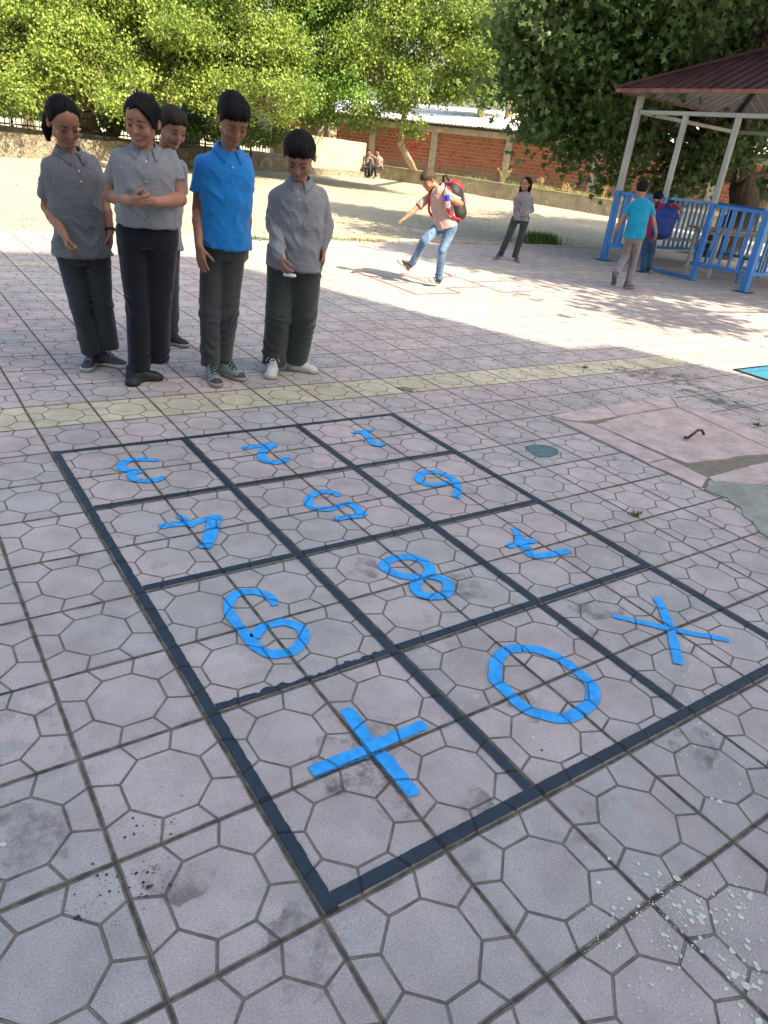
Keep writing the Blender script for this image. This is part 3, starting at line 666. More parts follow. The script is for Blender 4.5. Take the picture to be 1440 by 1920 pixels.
# small bush at the kerb
bs = ground(1018, 458); bs = np.array([bs[0], bs[1]+.12, 0.0]); mb = MB()
Vv, F = blades(bs+np.stack([rg.normal(size=900)*.22, rg.normal(size=900)*.10, np.zeros(900)], 1), .24, .012, 1.0)
tag(np_mesh('weed_clump', Vv, F, mat=M_WEED, smooth=False, loc=bs), 'dark green weed clump at the kerb right of the standing girl', 'weed')
for (px, py, n_, h, m_, lb) in ((690, 452, 260, .07, M_DRY, 'flat dry grass tuft at the paving edge behind the boy holding chalk'), (640, 450, 220, .05, M_WEED, 'small green grass tuft at the paving edge behind the boy holding chalk'), (490, 449, 300, .05, M_WEED, 'low green grass tuft at the paving edge between the two boys')):
    bs = ground(px, py); bs[2] = -.01
    Vv, F = blades(bs+np.stack([rg.normal(size=n_)*.22, rg.normal(size=n_)*.09, np.zeros(n_)], 1), h, .006, 1.2); tag(np_mesh('grass', Vv, F, mat=m_, smooth=False, loc=bs), kind='stuff')

# ---------------------------------------------------------------- school building behind the camera (casts the yard's shade)
M_REND = plain('cream render', (.80, .76, .66), .9, var=.05, scale=1, bump=.2, bscale=60)
M_GLASS = plain('window glass', (.05, .07, .09), .1, bump=0)
sb = empty('school_building', (-4, -13, 0)); tag(sb, 'tall cream school building behind the viewer, shading the near paving', 'building')
b = MB(); b.box((-2.0, -13.5, 8.97), (21, 11, 18.03)); b.build('wall', M_REND, sb)
b = MB(); b.box((8.835, -11, 6.51), (.67, 6, 13.05)); b.build('side_block', M_REND, sb)
for zf in (1.8, 5.4, 9.0, 12.6, 16.0):
    for i in range(6):
        x = -11+3.4*i; w = MB()
        w.box((x, -7.97, zf), (1.7, .08, 1.5)); wo = w.build('window', plain('white window frame', (.75, .75, .75), .5, bump=0) if (i, zf) == (0, 1.8) else bpy.data.materials['white window frame'], sb)
        w = MB(); w.box((x-.41, -7.925, zf), (.72, .02, 1.34)); w.box((x+.41, -7.925, zf), (.72, .02, 1.34)); w.build('pane', M_GLASS, wo)

# ---------------------------------------------------------------- shelter
def chipped(name, c, rust=(.16, .07, .035)):
    g = NG(name); P = g.pos(); col = g.mix(g.step(g.noise(P, 3, 5), .3, .7), tone(c, .85), tone(c, 1.12)); col = g.mix(g.step(g.noise(P, 16, 6, .75), .64, .70, 0, .8), col, rust)
    g.bump(g.noise(P, 60, 4), .2, .003); return g.fin(col, .45)
M_BLUE = chipped('blue painted steel', (.028, .190, .50)); M_GREYP = chipped('grey painted steel', (.34, .36, .34))
M_MAROON = plain('maroon sheet metal', (.080, .034, .036), .5, var=.25, scale=2.5, bump=.12, bscale=12); M_RUST = plain('rusty brown trim', (.20, .085, .055), .6, var=.3)
M_UNDER = plain('bare grey sheet', (.28, .29, .28), .45, var=.15, scale=2); M_WOOD = plain('worn grey planks', (.24, .21, .17), .8, var=.25, scale=6)
GX0, GX1, GY0, GY1 = 10.53, 13.40, 5.58, 8.38
gz_ = empty('shelter', ((GX0+GX1)/2, (GY0+GY1)/2, 0)); tag(gz_, 'open blue and grey steel shelter with maroon ribbed hip roof', 'shelter')
posts = [(GX0, GY1), (GX0, 7.42), (GX0, 6.50), (GX0, GY0), (GX1, GY1), (GX1, GY0)]
ZBM = 2.37
for i, (x, y) in enumerate(posts):
    big = i in (0, 3, 4, 5); w = .10 if big else .08; zt = 2.60 if big else ZBM-.03
    b = MB(); b.bar((x, y, 1.16), (x, y, zt), w-.008, w-.008, up=(1, 0, 0), bev=.006); po = b.build('post', M_GREYP, gz_)
    b = MB(); b.bar((x, y, .008), (x, y, 1.16), w, w, up=(1, 0, 0), bev=.006); b.build('blue_lower_post', M_BLUE, po)
    if big: b = MB(); b.box((x, y, .006), (.24, .24, .012), bev=.002); b.build('base_plate', plain('dark steel', (.03, .03, .035), .6) if i == 0 else bpy.data.materials['dark steel'], po)
for A, B_ in (((GX0, GY0), (GX0, GY1)), ((GX0, GY1), (GX1, GY1)), ((GX1, GY0), (GX1, GY1)), ((GX0, GY0), (GX1, GY0))):
    b = MB(); d = unit(np.array(B_, float)-np.array(A, float))*.052; b.bar((A[0]+d[0], A[1]+d[1], ZBM), (B_[0]-d[0], B_[1]-d[1], ZBM), .06, .06, bev=.005); b.build('top_beam', M_GREYP, gz_)
def rail_panel(A, B_, zt=1.13, zb=.27, nb=4, wb=.035):
    A = np.array([*A, 0.]); B_ = np.array([*B_, 0.]); d = unit(B_-A); A = A+d*.045; B_ = B_-d*.045; L = np.linalg.norm(B_-A); mb = MB()
    mb.bar(A+UP*zt, B_+UP*zt, .05, .05, bev=.004); mb.bar(A+UP*zb, B_+UP*zb, .05, .05, bev=.004)
    for i in range(nb): p = A+d*L*(i+1)/(nb+1); mb.bar(p+UP*(zb+.025), p+UP*(zt-.025), wb, wb, up=tuple(d))
    return mb.build('railing', M_BLUE, gz_)
rail_panel(posts[0], posts[1]); rail_panel(posts[2], posts[3])
rail_panel((GX0, GY1), ((GX0+GX1)/2, GY1), nb=8); rail_panel(((GX0+GX1)/2, GY1), (GX1, GY1), nb=8)
rail_panel((GX1, GY0), (GX1, GY1), nb=16); rail_panel((GX0, GY0), (GX1, GY0), nb=14)
b = MB(); b.bar((GX0, 6.54, .035), (GX0, 7.38, .035), .05, .05, bev=.004); b.build('threshold_bar', M_BLUE, gz_)
EX0, EX1, EY0, EY1 = 10.20, 13.68, 5.22, 8.66; ZEV, ZAP = 2.63, 3.46; AP = np.array([(EX0+EX1)/2, (EY0+EY1)/2, ZAP])
corn = [np.array([EX0, EY0, ZEV]), np.array([EX0, EY1, ZEV]), np.array([EX1, EY1, ZEV]), np.array([EX1, EY0, ZEV])]
def roof_face(A, B_, dz, rib, rh):
    L = np.linalg.norm(B_-A); d = (B_-A)/L; mid = (A+B_)/2; up_ = AP-mid; us = []; zs = []
    u = 0.0
    while u < L:
        for o, z in ((0, 0), (rib*.78, 0), (rib*.83, rh), (rib*.95, rh)):
            if u+o < L: us.append(u+o); zs.append(z)
        u += rib
    us.append(L); zs.append(0); P = []; Q = []
    for u, z in zip(us, zs):
        f = 1-abs(u-L/2)/(L/2); f = max(f, 0); P.append(A+d*u+UP*(dz+z)); Q.append(A+d*u+up_*f+UP*(dz+z*.9))
    n_ = len(us); Vv = P+Q+[p-UP*.004 for p in P]; 
    return Vv, [(i, i+1, n_+i+1, n_+i) for i in range(n_-1)]+[(i, 2*n_+i, 2*n_+i+1, i+1) for i in range(n_-1)]
for i in range(4):
    A, B_ = corn[i], corn[(i+1) % 4]
    b = MB(); b.add(*roof_face(A, B_, .03, .19, .035)); ro = b.build('roof_face', M_MAROON, gz_)
    b = MB(); b.add(*roof_face(A, B_, .012, .19, .02)); b.build('roof_lining', M_UNDER, gz_)
    b = MB(); b.bar(A+UP*.012, B_+UP*.012, .012, .055); b.build('eave_trim', M_RUST, gz_)
    b = MB(); b.bar(corn[i]*.99+AP*.01-UP*.025, AP-UP*.035, .05, .06); b.build('hip_rafter', plain('dark rafter', (.035, .035, .035), .6) if i == 0 else bpy.data.materials['dark rafter'], gz_)
    b = MB(); b.tube([corn[i]+UP*.05, AP+UP*.06], .035, 8); b.build('ridge_cap', M_MAROON, gz_)
# benches and table inside
def bench(A, B_, label, h=.45, w=.32):
    A = np.array([*A, 0.]); B_ = np.array([*B_, 0.]); d = unit(B_-A); s = np.array([-d[1], d[0], 0]); root = empty('bench', (A+B_)/2); tag(root, label, 'bench', None)
    b = MB(); 
    for o in (-.11, 0, .11): b.bar(A+s*o+UP*h, B_+s*o+UP*h, .10, .03, bev=.004)
    b.build('seat', M_WOOD, root)
    for f in (.06, .94):
        p = A*(1-f)+B_*f; b = MB(); b.bar(p-s*.12, p-s*.12+UP*(h-.015), .035, .035); b.bar(p+s*.12, p+s*.12+UP*(h-.015), .035, .035); b.bar(p-s*.13+UP*(h-.035), p+s*.13+UP*(h-.035), .03, .035); b.build('leg_frame', M_BLUE, root)
    return root
bench((11.0, 8.05), (13.1, 8.05), 'slatted grey bench along the shelter\'s far side railing', .46)
bench((11.35, 6.15), (12.9, 6.15), 'low blue legged bench on the near side of the shelter table', .43)
tb = empty('picnic_table', (12.1, 6.95, 0)); tag(tb, 'long grey topped table standing inside the blue shelter', 'table')
b = MB(); 
for o in (-.27, -.09, .09, .27): b.bar((11.15, 6.95+o, .76), (13.05, 6.95+o, .76), .165, .035, bev=.004)
b.build('tabletop', M_WOOD, tb)
for x in (11.3, 12.9):
    for y in (6.72, 7.18):
        b = MB(); b.bar((x, y, 0), (x, y, .74), .045, .045, up=(1, 0, 0)); b.build('leg', M_GREYP, tb)
b = MB(); b.bar((11.3, 6.95, .70), (12.9, 6.95, .70), .05, .05); b.bar((11.3, 6.72, .12), (11.3, 7.18, .12), .04, .04); b.bar((12.9, 6.72, .12), (12.9, 7.18, .12), .04, .04); b.build('table_frame', M_GREYP, tb)

# ---------------------------------------------------------------- paint on the paving
ZP = .004
def ribbon(pts, w, closed=False, jit=.0035, z=ZP, seed=0, ends=True):
    """flat painted stroke along a hand drawn path; w width(s) in metres; ragged edge"""
    pts = [np.array(p[:2], float) for p in pts]; ws = list(np.broadcast_to(w, len(pts)).astype(float))
    if closed: pts = pts+[pts[0]]; ws = ws+[ws[0]]
    # Catmull-Rom densify
    P = []; Wd = []; n_ = len(pts)
    for i in range(n_-1):
        p0 = pts[i-1] if i > 0 else (pts[-2] if closed else 2*pts[0]-pts[1]); p3 = pts[i+2] if i+2 < n_ else (pts[1] if closed else 2*pts[-1]-pts[-2])
        p1, p2 = pts[i], pts[i+1]; k = max(2, int(np.linalg.norm(p2-p1)/.012))
        for j in range(k):
            t = j/k; P.append(.5*((2*p1)+(-p0+p2)*t+(2*p0-5*p1+4*p2-p3)*t*t+(-p0+3*p1-3*p2+p3)*t**3)); Wd.append(ws[i]*(1-t)+ws[i+1]*t)
    P.append(pts[-1]); Wd.append(ws[-1]); P = np.array(P); Wd = np.array(Wd)
    tn = np.gradient(P, axis=0); 
    if closed: tn[0] = tn[-1] = P[1]-P[-2]
    tn /= np.linalg.norm(tn, axis=1)[:, None]+1e-9; nn = np.stack([-tn[:, 1], tn[:, 0]], 1)
    q = np.stack([P[:, 0], P[:, 1], P[:, 0]*0], 1); jl = noise3(q, 70, seed)*jit; jr = noise3(q, 70, seed+5)*jit
    if not closed and ends:           # rounded ends
        s = np.concatenate([[0], np.cumsum(np.linalg.norm(np.diff(P, axis=0), axis=1))]); tot = s[-1]
        for a in (s, tot-s): Wd = Wd*np.clip(np.sqrt(np.clip((a+.008)/(Wd*.35), 0, 1)), .3, 1)
    L = P+nn*(Wd/2+jl)[:, None]; R = P-nn*(Wd/2+jr)[:, None]; n_ = len(P)
    Vv = np.vstack([np.c_[L, np.full(n_, z)], np.c_[R, np.full(n_, z)]]); i = np.arange(n_-1)
    return Vv, [tuple(int(c) for c in (a+n_, a+1+n_, a+1, a)) for a in i]
M_NAVY = mat_paint('dark navy paint', (.016, .030, .045), wear=.36, groove=.75, rough=.5)
M_PBLUE = mat_paint('bright blue paint', (.026, .350, .82), wear=.40, groove=.72)
M_PRED = mat_paint('thin red paint', (.50, .05, .04), wear=.42, groove=.4)
def rag_strip(A, B_, off0, off1, seed, chip=()):
    """straight painted band between offsets off0..off1 left of A->B, in tile units, with ragged inner edge"""
    A = np.array(A, float); B_ = np.array(B_, float); L = np.linalg.norm(B_-A); d = (B_-A)/L; nn = np.array([-d[1], d[0]]); k = int(L/.03)
    u = np.linspace(0, L, k+1); q = np.stack([u, u*0+seed*3.3, u*0], 1)
    e0 = off0+noise3(q, 9, seed)*.003; e1 = off1+noise3(q, 24, seed+2)*.0045+noise3(q, 1, seed+4)*.006
    for (c0, c1, amt) in chip: mk = np.clip(1-np.abs((u-(c0+c1)/2)/((c1-c0)/2)), 0, 1)**.4; e1 = e1-amt*mk*np.clip(.6+noise3(q, 22, seed+6)*1.3, 0, 1)
    P = A+d*u[:, None]; a = P+nn*e0[:, None]; b2 = P+nn*e1[:, None]; Vv = np.vstack([np.c_[a*T, np.full(k+1, ZP)], np.c_[b2*T, np.full(k+1, ZP)]])
    return Vv, [(i, i+1, i+2+k, i+1+k) for i in range(k)]
pf = empty('painted_number_grid', (.9, 1.2, 0)); tag(pf, 'large dark navy painted grid of twelve squares on the near paving', 'floor marking')
def gline(name, *a, **k): mb = MB(); mb.add(*rag_strip(*a, **k)); o = mb.build(name, M_NAVY, pf); return o
gline('outer_line', (0, 8), (0, 0), .018, .118, 1); gline('outer_line', (.12, 0), (5.98, 0), .022, .125, 2); gline('outer_line', (6, .13), (6, 8), .03, .12, 3)
gline('outer_line', (5.87, 8), (.12, 8), .012, .095, 4)
for u in (2, 4):
    gline('inner_line', (u, .13), (u, 7.9), .022, .115, 5+u)
for v, ch in ((2, [(0.0, 1.88, .055)]), (4, ()), (6, ())):
    for u0 in (0, 2, 4): gline('inner_line', (u0+(.122 if u0 == 0 else .005), v), (u0+1.875, v), .02, .112, 12+v+u0, chip=ch if (v == 2 and u0 == 0) else ())
def cr(ox, oy, s, L): return [ground(ox+x*s, oy+y*s) for x, y in L]
NUM = []
def numeral(label, strokes, name='painted_numeral'):
    mb = MB(); 
    for i, (pts, w) in enumerate(strokes):
        a = ribbon(pts, np.array(w)*T*1.32, z=ZP+.0012*i, seed=len(NUM)*3+i); mb.add(*a)
    c = np.mean(np.vstack([np.array(s[0]) for s in strokes]), 0); c[2] = 0
    o = mb.build(name, M_PBLUE, loc=c); tag(o, label, 'painted number', None); NUM.append(o)
A_ = (560, 1280, .2222); B2 = (200, 840, .3472); C2 = (640, 780, .3333); D2 = (880, 1080, .3889); E2 = (300, 700, .3472)
numeral('bright blue painted plus sign in the nearest square of the grid', [(cr(*A_, [(395, 225), (470, 330), (560, 470), (680, 600), (830, 770), (975, 960)]), .095), (cr(*A_, [(105, 765), (300, 690), (560, 590), (640, 545), (830, 460), (1070, 360)]), [.10, .10, .10, .10, .09, .085])], 'painted_plus_sign')
numeral('bright blue painted nine reading upside down, behind the plus sign', [(cr(*B2, [(912, 855), (880, 810), (820, 783), (740, 782), (680, 805), (658, 850), (670, 905), (730, 985), (800, 1070), (870, 1112), (940, 1115), (1010, 1097), (1055, 1050), (1062, 1003), (1035, 968), (970, 948), (890, 952), (830, 985), (800, 1030)]), [.07]+[.085]*7+[.09]*11)])
numeral('bright blue painted four, second from the far left corner', [(cr(*B2, [(285, 428), (370, 416), (470, 408), (590, 374)]), [.10, .09, .08, .085]), (cr(*B2, [(388, 372), (425, 395), (466, 430)]), .075), (cr(*B2, [(588, 368), (572, 440), (532, 548)]), [.13, .12, .12])])
numeral('bright blue painted five in the middle of the grid', [(cr(*B2, [(1262, 262), (1225, 245), (1165, 240), (1110, 258), (1088, 292), (1110, 325), (1175, 334), (1235, 325), (1280, 302)]), .09), (cr(*B2, [(1285, 296), (1335, 318), (1388, 370)]), .10), (cr(*B2, [(1392, 368), (1300, 378), (1232, 392)]), .085)])
numeral('bright blue painted three in the far left square', [(cr(*B2, [(280, 72), (200, 64), (130, 68), (88, 85), (80, 108), (115, 124), (205, 128)]), [.06]+[.10]*6), (cr(*B2, [(195, 130), (150, 137), (132, 155), (165, 178), (230, 182), (280, 174), (312, 160)]), [.09]*6+[.06])])
numeral('bright blue painted two in the far middle square', [(cr(*E2, [(447, 410), (520, 395), (632, 384)]), .10), (cr(*E2, [(625, 386), (590, 400), (550, 435), (560, 472), (620, 485), (670, 475), (690, 455)]), [.12, .11, .11, .10, .10, .09, .08])])
numeral('bright blue painted one in the far right square', [(cr(*E2, [(1037, 325), (1085, 318), (1152, 310)]), .08), (cr(*E2, [(1095, 318), (1130, 352), (1155, 385), (1185, 393), (1208, 378)]), [.10, .11, .11, .09, .07])])
numeral('bright blue painted six on the right beyond the seven', [(cr(*C2, [(645, 465), (655, 420), (640, 370), (600, 340), (540, 320), (470, 320), (435, 345), (445, 372), (500, 392), (560, 390), (612, 372)]), .10)])
numeral('bright blue painted crossed seven lying on its side', [(cr(*C2, [(962, 632), (1000, 685), (1040, 750), (1078, 797)]), [.04, .10, .12, .11]), (cr(*C2, [(1070, 797), (1170, 785), (1282, 760)]), .095), (cr(*C2, [(935, 740), (1010, 718), (1098, 705)]), .085)])
numeral('bright blue painted eight between the nine and the seven', [(cr(*C2, [(445, 908), (380, 908), (320, 896), (262, 868), (240, 845), (265, 815), (330, 798), (400, 798), (455, 818), (490, 850), (495, 885), (470, 908)]), .10), (cr(*C2, [(465, 905), (425, 935), (415, 975), (450, 1010), (520, 1022), (580, 1010), (605, 970), (590, 935), (540, 912), (480, 905)]), .10)])
numeral('large bright blue painted zero, a ring right of the plus sign', [(cr(*D2, [(252, 352), (180, 360), (138, 400), (125, 450), (130, 510), (180, 560), (230, 612), (290, 655), (360, 675), (440, 690), (510, 672), (570, 630), (595, 590), (590, 540), (560, 500), (500, 450), (430, 400), (360, 370), (300, 355), (248, 352)]), .098)])
numeral('bright blue painted letter X in the nearest right-hand square', [(cr(*D2, [(688, 195), (820, 225), (980, 262), (1100, 285), (1252, 313)]), [.05, .07, .075, .07, .06]), (cr(*D2, [(903, 105), (940, 190), (970, 270), (1007, 430)]), [.07, .08, .08, .08])], 'painted_letter')
# red hopscotch lines
rl = lambda L: [ground(600+x*.27778, 150+y*.27778) for x, y in L]
mb = MB()
for i, L in enumerate([[(255, 1300), (650, 1448)], [(650, 1448), (945, 1440)], [(945, 1440), (850, 1405)], [(465, 1372), (600, 1368)], [(540, 1308), (730, 1370)], [(650, 1340), (770, 1335)], [(835, 1300), (1230, 1436)], [(1230, 1436), (1440, 1425)],
        [(1020, 1366), (1250, 1357)], [(850, 1405), (1112, 1396)], [(840, 1300), (890, 1330)], [(1200, 1335), (1440, 1395)], [(255, 1300), (330, 1297)], [(540, 1308), (600, 1306)], [(890, 1330), (830, 1333)], [(1440, 1395), (1520, 1418)]]):
    mb.add(*ribbon(rl(L), .020, z=ZP+.0006*(i % 3), seed=i, jit=.004))
o = mb.build('painted_hopscotch', M_PRED, loc=ground(860, 530)); tag(o, 'thin worn red hopscotch lines under the kicking boy', 'floor marking')
# blue painted panel at the right edge
c3 = lambda L: [ground(960+x*.3333, 640+y*.3333) for x, y in L]
P = np.array([ground(*q) for q in [(1376, 694), (1440, 687), (1560, 676), (1700, 790), (1560, 752), (1440, 714)]]); P[:, 2] = ZP
e0 = empty('floor_marking', P[0]); tag(e0, 'blue painted floor panel edged in black at the paving\'s right edge', 'floor marking')
mb = MB(); mb.add(P, [tuple(range(6))[::-1]]); mb.build('blue_fill', mat_paint('sky blue paint', (.03, .19, .30), wear=.42), e0)
mb = MB(); mb.add(*ribbon([P[0], P[1], P[2]], .03, z=ZP+.003)); mb.add(*ribbon([P[0], P[5], P[4]], .035, z=ZP+.004)); mb.build('black_edge', mat_paint('black paint', (.012, .012, .015), wear=.3), e0)

# ---------------------------------------------------------------- inspection cover in its pink concrete frame
M_PINK = mat_concrete('pink concrete', (.52, .41, .385), dark=(.22, .17, .15), amt=.35, sc_=6)
M_SOIL = mat_concrete('dark soil', (.22, .195, .155), dark=(.09, .08, .06), sc_=20); M_PATCH = mat_concrete('grey-green cement', (.30, .31, .26), dark=(.14, .13, .11), amt=.5, sc_=6)
def slab(name, pts, z, mat, parent=None, loc=None, jit=.0, th=None, seed=0):
    Q = []
    pts = [np.array(p[:2]) for p in pts]; n_ = len(pts)
    for i in range(n_):
        a, c = pts[i], pts[(i+1) % n_]; k = max(1, int(np.linalg.norm(c-a)/.03)) if jit else 1
        for j in range(k): Q.append(a+(c-a)*j/k)
    Q = np.array(Q); q3 = np.c_[Q, np.zeros(len(Q))]
    if jit: Q = Q+np.stack([noise3(q3, 18, seed), noise3(q3, 18, seed+1)], 1)*jit
    n_ = len(Q); th = th or .03; mb = MB(); mb.add(np.vstack([np.c_[Q, np.full(n_, z)], np.c_[Q, np.full(n_, z-th)]]), [tuple(range(n_))]+[(i, i+n_, (i+1) % n_+n_, (i+1) % n_) for i in range(n_)])
    o = mb.build(name, mat, parent, loc)
    import bmesh
    bm = bmesh.new(); bm.from_mesh(o.data); bmesh.ops.recalc_face_normals(bm, faces=bm.faces)
    top = max(bm.faces, key=lambda f: f.calc_area())
    if top.normal.z < 0 and top.calc_center_median().z > z-.001: bmesh.ops.reverse_faces(bm, faces=bm.faces)
    bm.to_mesh(o.data); bm.free(); return o
F0, F1, F2, F3 = [g_[:2] for g_ in c3([(215, 425), (885, 318), (1720, 640), (1075, 830)])]
ic = empty('inspection_cover', np.array([*((F0+F2)/2), 0])); tag(ic, 'pink concrete inspection cover with a bent rusty handle in a cracked pink frame', 'inspection cover')
slab('frame_bed', c3([(230, 427), (885, 322), (1700, 640), (1075, 826)]), .003, M_SOIL, ic, jit=.004)
slab('frame_side', c3([(215, 424), (520, 372), (592, 428), (440, 452), (362, 457), (300, 448)]), .009, M_PINK, ic, jit=.004, seed=1)
slab('frame_side', c3([(524, 371), (735, 340), (835, 384), (640, 418), (597, 427)]), .008, M_PINK, ic, jit=.003, seed=8)
slab('frame_side', c3([(740, 339), (885, 318), (930, 374), (840, 383)]), .0085, M_PINK, ic, jit=.003, seed=9)
slab('frame_side', c3([(890, 318), (1720, 640), (1560, 668), (1440, 606), (935, 376)]), .0085, M_PINK, ic, jit=.004, seed=2)
slab('frame_side', c3([(222, 432), (300, 452), (362, 462), (460, 474), (868, 662), (762, 690)]), .008, M_PINK, ic, jit=.004, seed=3)
slab('frame_side', c3([(875, 668), (1095, 772), (1062, 828), (768, 695)]), .008, M_PINK, ic, jit=.006, seed=4)
slab('frame_side', c3([(1102, 770), (1440, 682), (1600, 668), (1700, 640), (1400, 812), (1130, 790)]), .0075, M_PINK, ic, jit=.006, seed=5)
slab('cover_slab', c3([(470, 478), (640, 425), (930, 380), (1440, 612), (1560, 672), (1440, 645), (1300, 650), (1200, 668), (980, 694), (880, 655)]), .0105, M_PINK, ic, jit=.004, seed=6)
hc = c3([(968, 558), (980, 570), (1005, 563), (1030, 545), (1055, 538), (1075, 545)])
b = MB(); b.tube([p+UP*z for p, z in zip(hc, (.02, .03, .045, .05, .045, .02))], .008, 8); b.build('handle', plain('rusty iron', (.09, .04, .02), .9, var=.4), ic, smooth=True)
pp = c3([(1060, 830), (1100, 790), (1150, 765), (1255, 770), (1330, 800), (1460, 810), (1600, 900), (1600, 1180), (1440, 1120), (1390, 1060), (1290, 960), (1200, 890), (1110, 850)])
tag(slab('cement_patch', pp, .006, M_PATCH, loc=np.array([*pp[0][:2], 0]), jit=.03), 'rough grey-green cement patch below the pink inspection cover', 'cement patch')
pp = [ground(x, y) for x, y in [(986, 838), (1000, 834), (1025, 836), (1045, 843), (1048, 852), (1030, 858), (1008, 856), (992, 846)]]
tag(slab('paint_blot', pp, .0045, mat_paint('dull teal paint', (.10, .16, .17), wear=.3, groove=.3), loc=np.array([*pp[0][:2], 0]), th=.003, jit=.006), 'dull teal oval paint blot on the tile left of the inspection cover', 'paint blot')
pp = [ground(x, y) for x, y in [(742, 727), (760, 727), (776, 730), (774, 736), (755, 733)]]
tag(slab('tile_chip', pp, .0045, M_SOIL, loc=np.array([*pp[0][:2], 0]), th=.003, jit=.004), 'dark broken chip in the yellow tile row', 'tile chip')
# faint cement smears near the cover
mb = MB()
def blot(c, r, k=14, el=1.0, ang=0.0, z=ZP):
    a = np.arange(k)*2*math.pi/k; rr = r*(1+.13*rg.normal(size=k).clip(-1.5, 1.5)); x = rr*np.cos(a)*el; y = rr*np.sin(a); ca, sa = math.cos(ang), math.sin(ang)
    return np.stack([c[0]+x*ca-y*sa, c[1]+x*sa+y*ca, np.full(k, z)], 1), [tuple(range(k))]
for px, py, r in ((1150, 690, .10), (1175, 697, .12), (1205, 702, .12), (1240, 700, .12), (1260, 712, .16), (1290, 728, .13), (1320, 735, .18), (1345, 752, .15), (1300, 710, .13), (1375, 760, .15), (1095, 692, .06), (1225, 712, .12)):
    mb.add(*blot(ground(px, py), r, 20, 1.4, rg.uniform(0, 3), ZP+rg.uniform(0, .001)))
tag(mb.build('dried_cement_smears', mat_paint('thin cement film', (.17, .175, .14), wear=.60, groove=.2)), 'thin dried cement smears across the tiles above the inspection cover', 'cement smears')
# dark smudges
def smudge_mat():
    g = NG('dark smudge film'); P = g.pos(); a = g.step(g.math('ADD', g.math('MULTIPLY', g.noise(P, 11, 4, .6), .7), g.math('MULTIPLY', g.noise(P, 70, 5, .7), .3)), .42, .66, 0, .42)
    g.put(g.b.inputs['Alpha'], a); return g.fin((.12, .10, .10), .95, spec=.1)
mb = MB()
for px, py, r in ((640, 1420, .055), (705, 1385, .06), (700, 1450, .05), (735, 1500, .045), (665, 1455, .05), (640, 1475, .03), (870, 1100, .07), (1120, 1140, .07), (1080, 1180, .05), (985, 1330, .05), (240, 1000, .04), (690, 1065, .05), (60, 1560, .07), (1300, 1400, .06), (900, 1520, .05), (330, 1650, .05), (560, 1780, .07)):
    mb.add(*blot(ground(px, py), r, 18, 1.4, rg.uniform(0, 3), ZP-.0015+rg.uniform(0, .001)))
tag(mb.build('dark_smudges', smudge_mat()), kind='stuff')
# paint spatter, bottom right (whitish) and left (navy)
mb = MB(); z_ = ZP
def spat(px, py, spread, n_, rmax, rmin=.0015):
    c = ground(px, py)
    for _ in range(int(n_*1.0)):
        q = c+np.array([rg.normal()*spread, rg.normal()*spread, 0]); r = rmin*.6+(rmax-rmin)*.60*rg.random()**6
        mb.add(*blot(q, r, 12, rg.uniform(1, 1.35), rg.uniform(0, 3), .0010+rg.uniform(0, .0010)))
for a in ((1290, 1715, .05, 90, .011), (1335, 1770, .05, 70, .010), (1265, 1700, .03, 40, .012), (1200, 1730, .05, 60, .008), (1110, 1750, .035, 40, .006), (1225, 1640, .018, 20, .012), (1370, 1730, .05, 50, .010), (1415, 1860, .03, 50, .013), (1250, 1760, .06, 80, .006), (1400, 1690, .04, 30, .010),
          (1350, 1400, .05, 40, .006), (1300, 1380, .05, 20, .008), (1345, 1490, .03, 8, .012), (1000, 1385, .004, 2, .012), (1013, 1386, .003, 1, .011), (1032, 1206, .003, 1, .013), (1355, 1355, .01, 3, .012), (1230, 1890, .06, 30, .005), (1300, 1800, .09, 60, .005), (6, 1585, .004, 3, .010)): spat(*a)
tag(mb.build('pale_paint_spatter', plain('chalky cream paint', (.60, .62, .50), .95, var=.12, scale=40, bump=0, spec=.1)), kind='stuff')
mb = MB()
for a in ((305, 1558, .018, 14, .009), (265, 1550, .02, 12, .006), (300, 1530, .05, 10, .004), (285, 1655, .02, 26, .008), (260, 1640, .02, 14, .006), (205, 1655, .02, 14, .005), (155, 1705, .012, 10, .008), (180, 1705, .012, 6, .005), (240, 1730, .02, 8, .005), (330, 1475, .03, 8, .005), (160, 1700, .05, 12, .004), (1010, 1415, .01, 5, .006), (695, 1480, .02, 10, .004)): spat(*a)
tag(mb.build('navy_paint_spatter', plain('dark navy drops', (.02, .035, .05), .8, bump=0)), kind='stuff')
Vv, F = scatter_stones(200, lambda n_: np.stack([rg.uniform(-1, 6, n_), rg.uniform(-.3, 7, n_), np.full(n_, .002)], 1), (.0015, .005), 'x')
tag(np_mesh('paving_grit', Vv, F, mat=plain('pale grit', (.6, .58, .54), .8, bump=0), smooth=False), kind='stuff')
# small weeds in the joints
for (px, py, lb) in ((1190, 967, 'tiny green sprig in the joint below the inspection cover'), (1420, 797, 'tiny green sprig at the frame of the inspection cover'), (1097, 690, 'tiny dark sprig on the yellow tile row near the cover')):
    c = ground(px, py); Vv, F = blades(c+np.stack([rg.normal(size=30)*.012, rg.normal(size=30)*.008, np.zeros(30)], 1), .025, .003, 1.3)
    tag(np_mesh('weed_sprig', Vv, F, mat=M_WEED, smooth=False, loc=c), lb, 'weed')

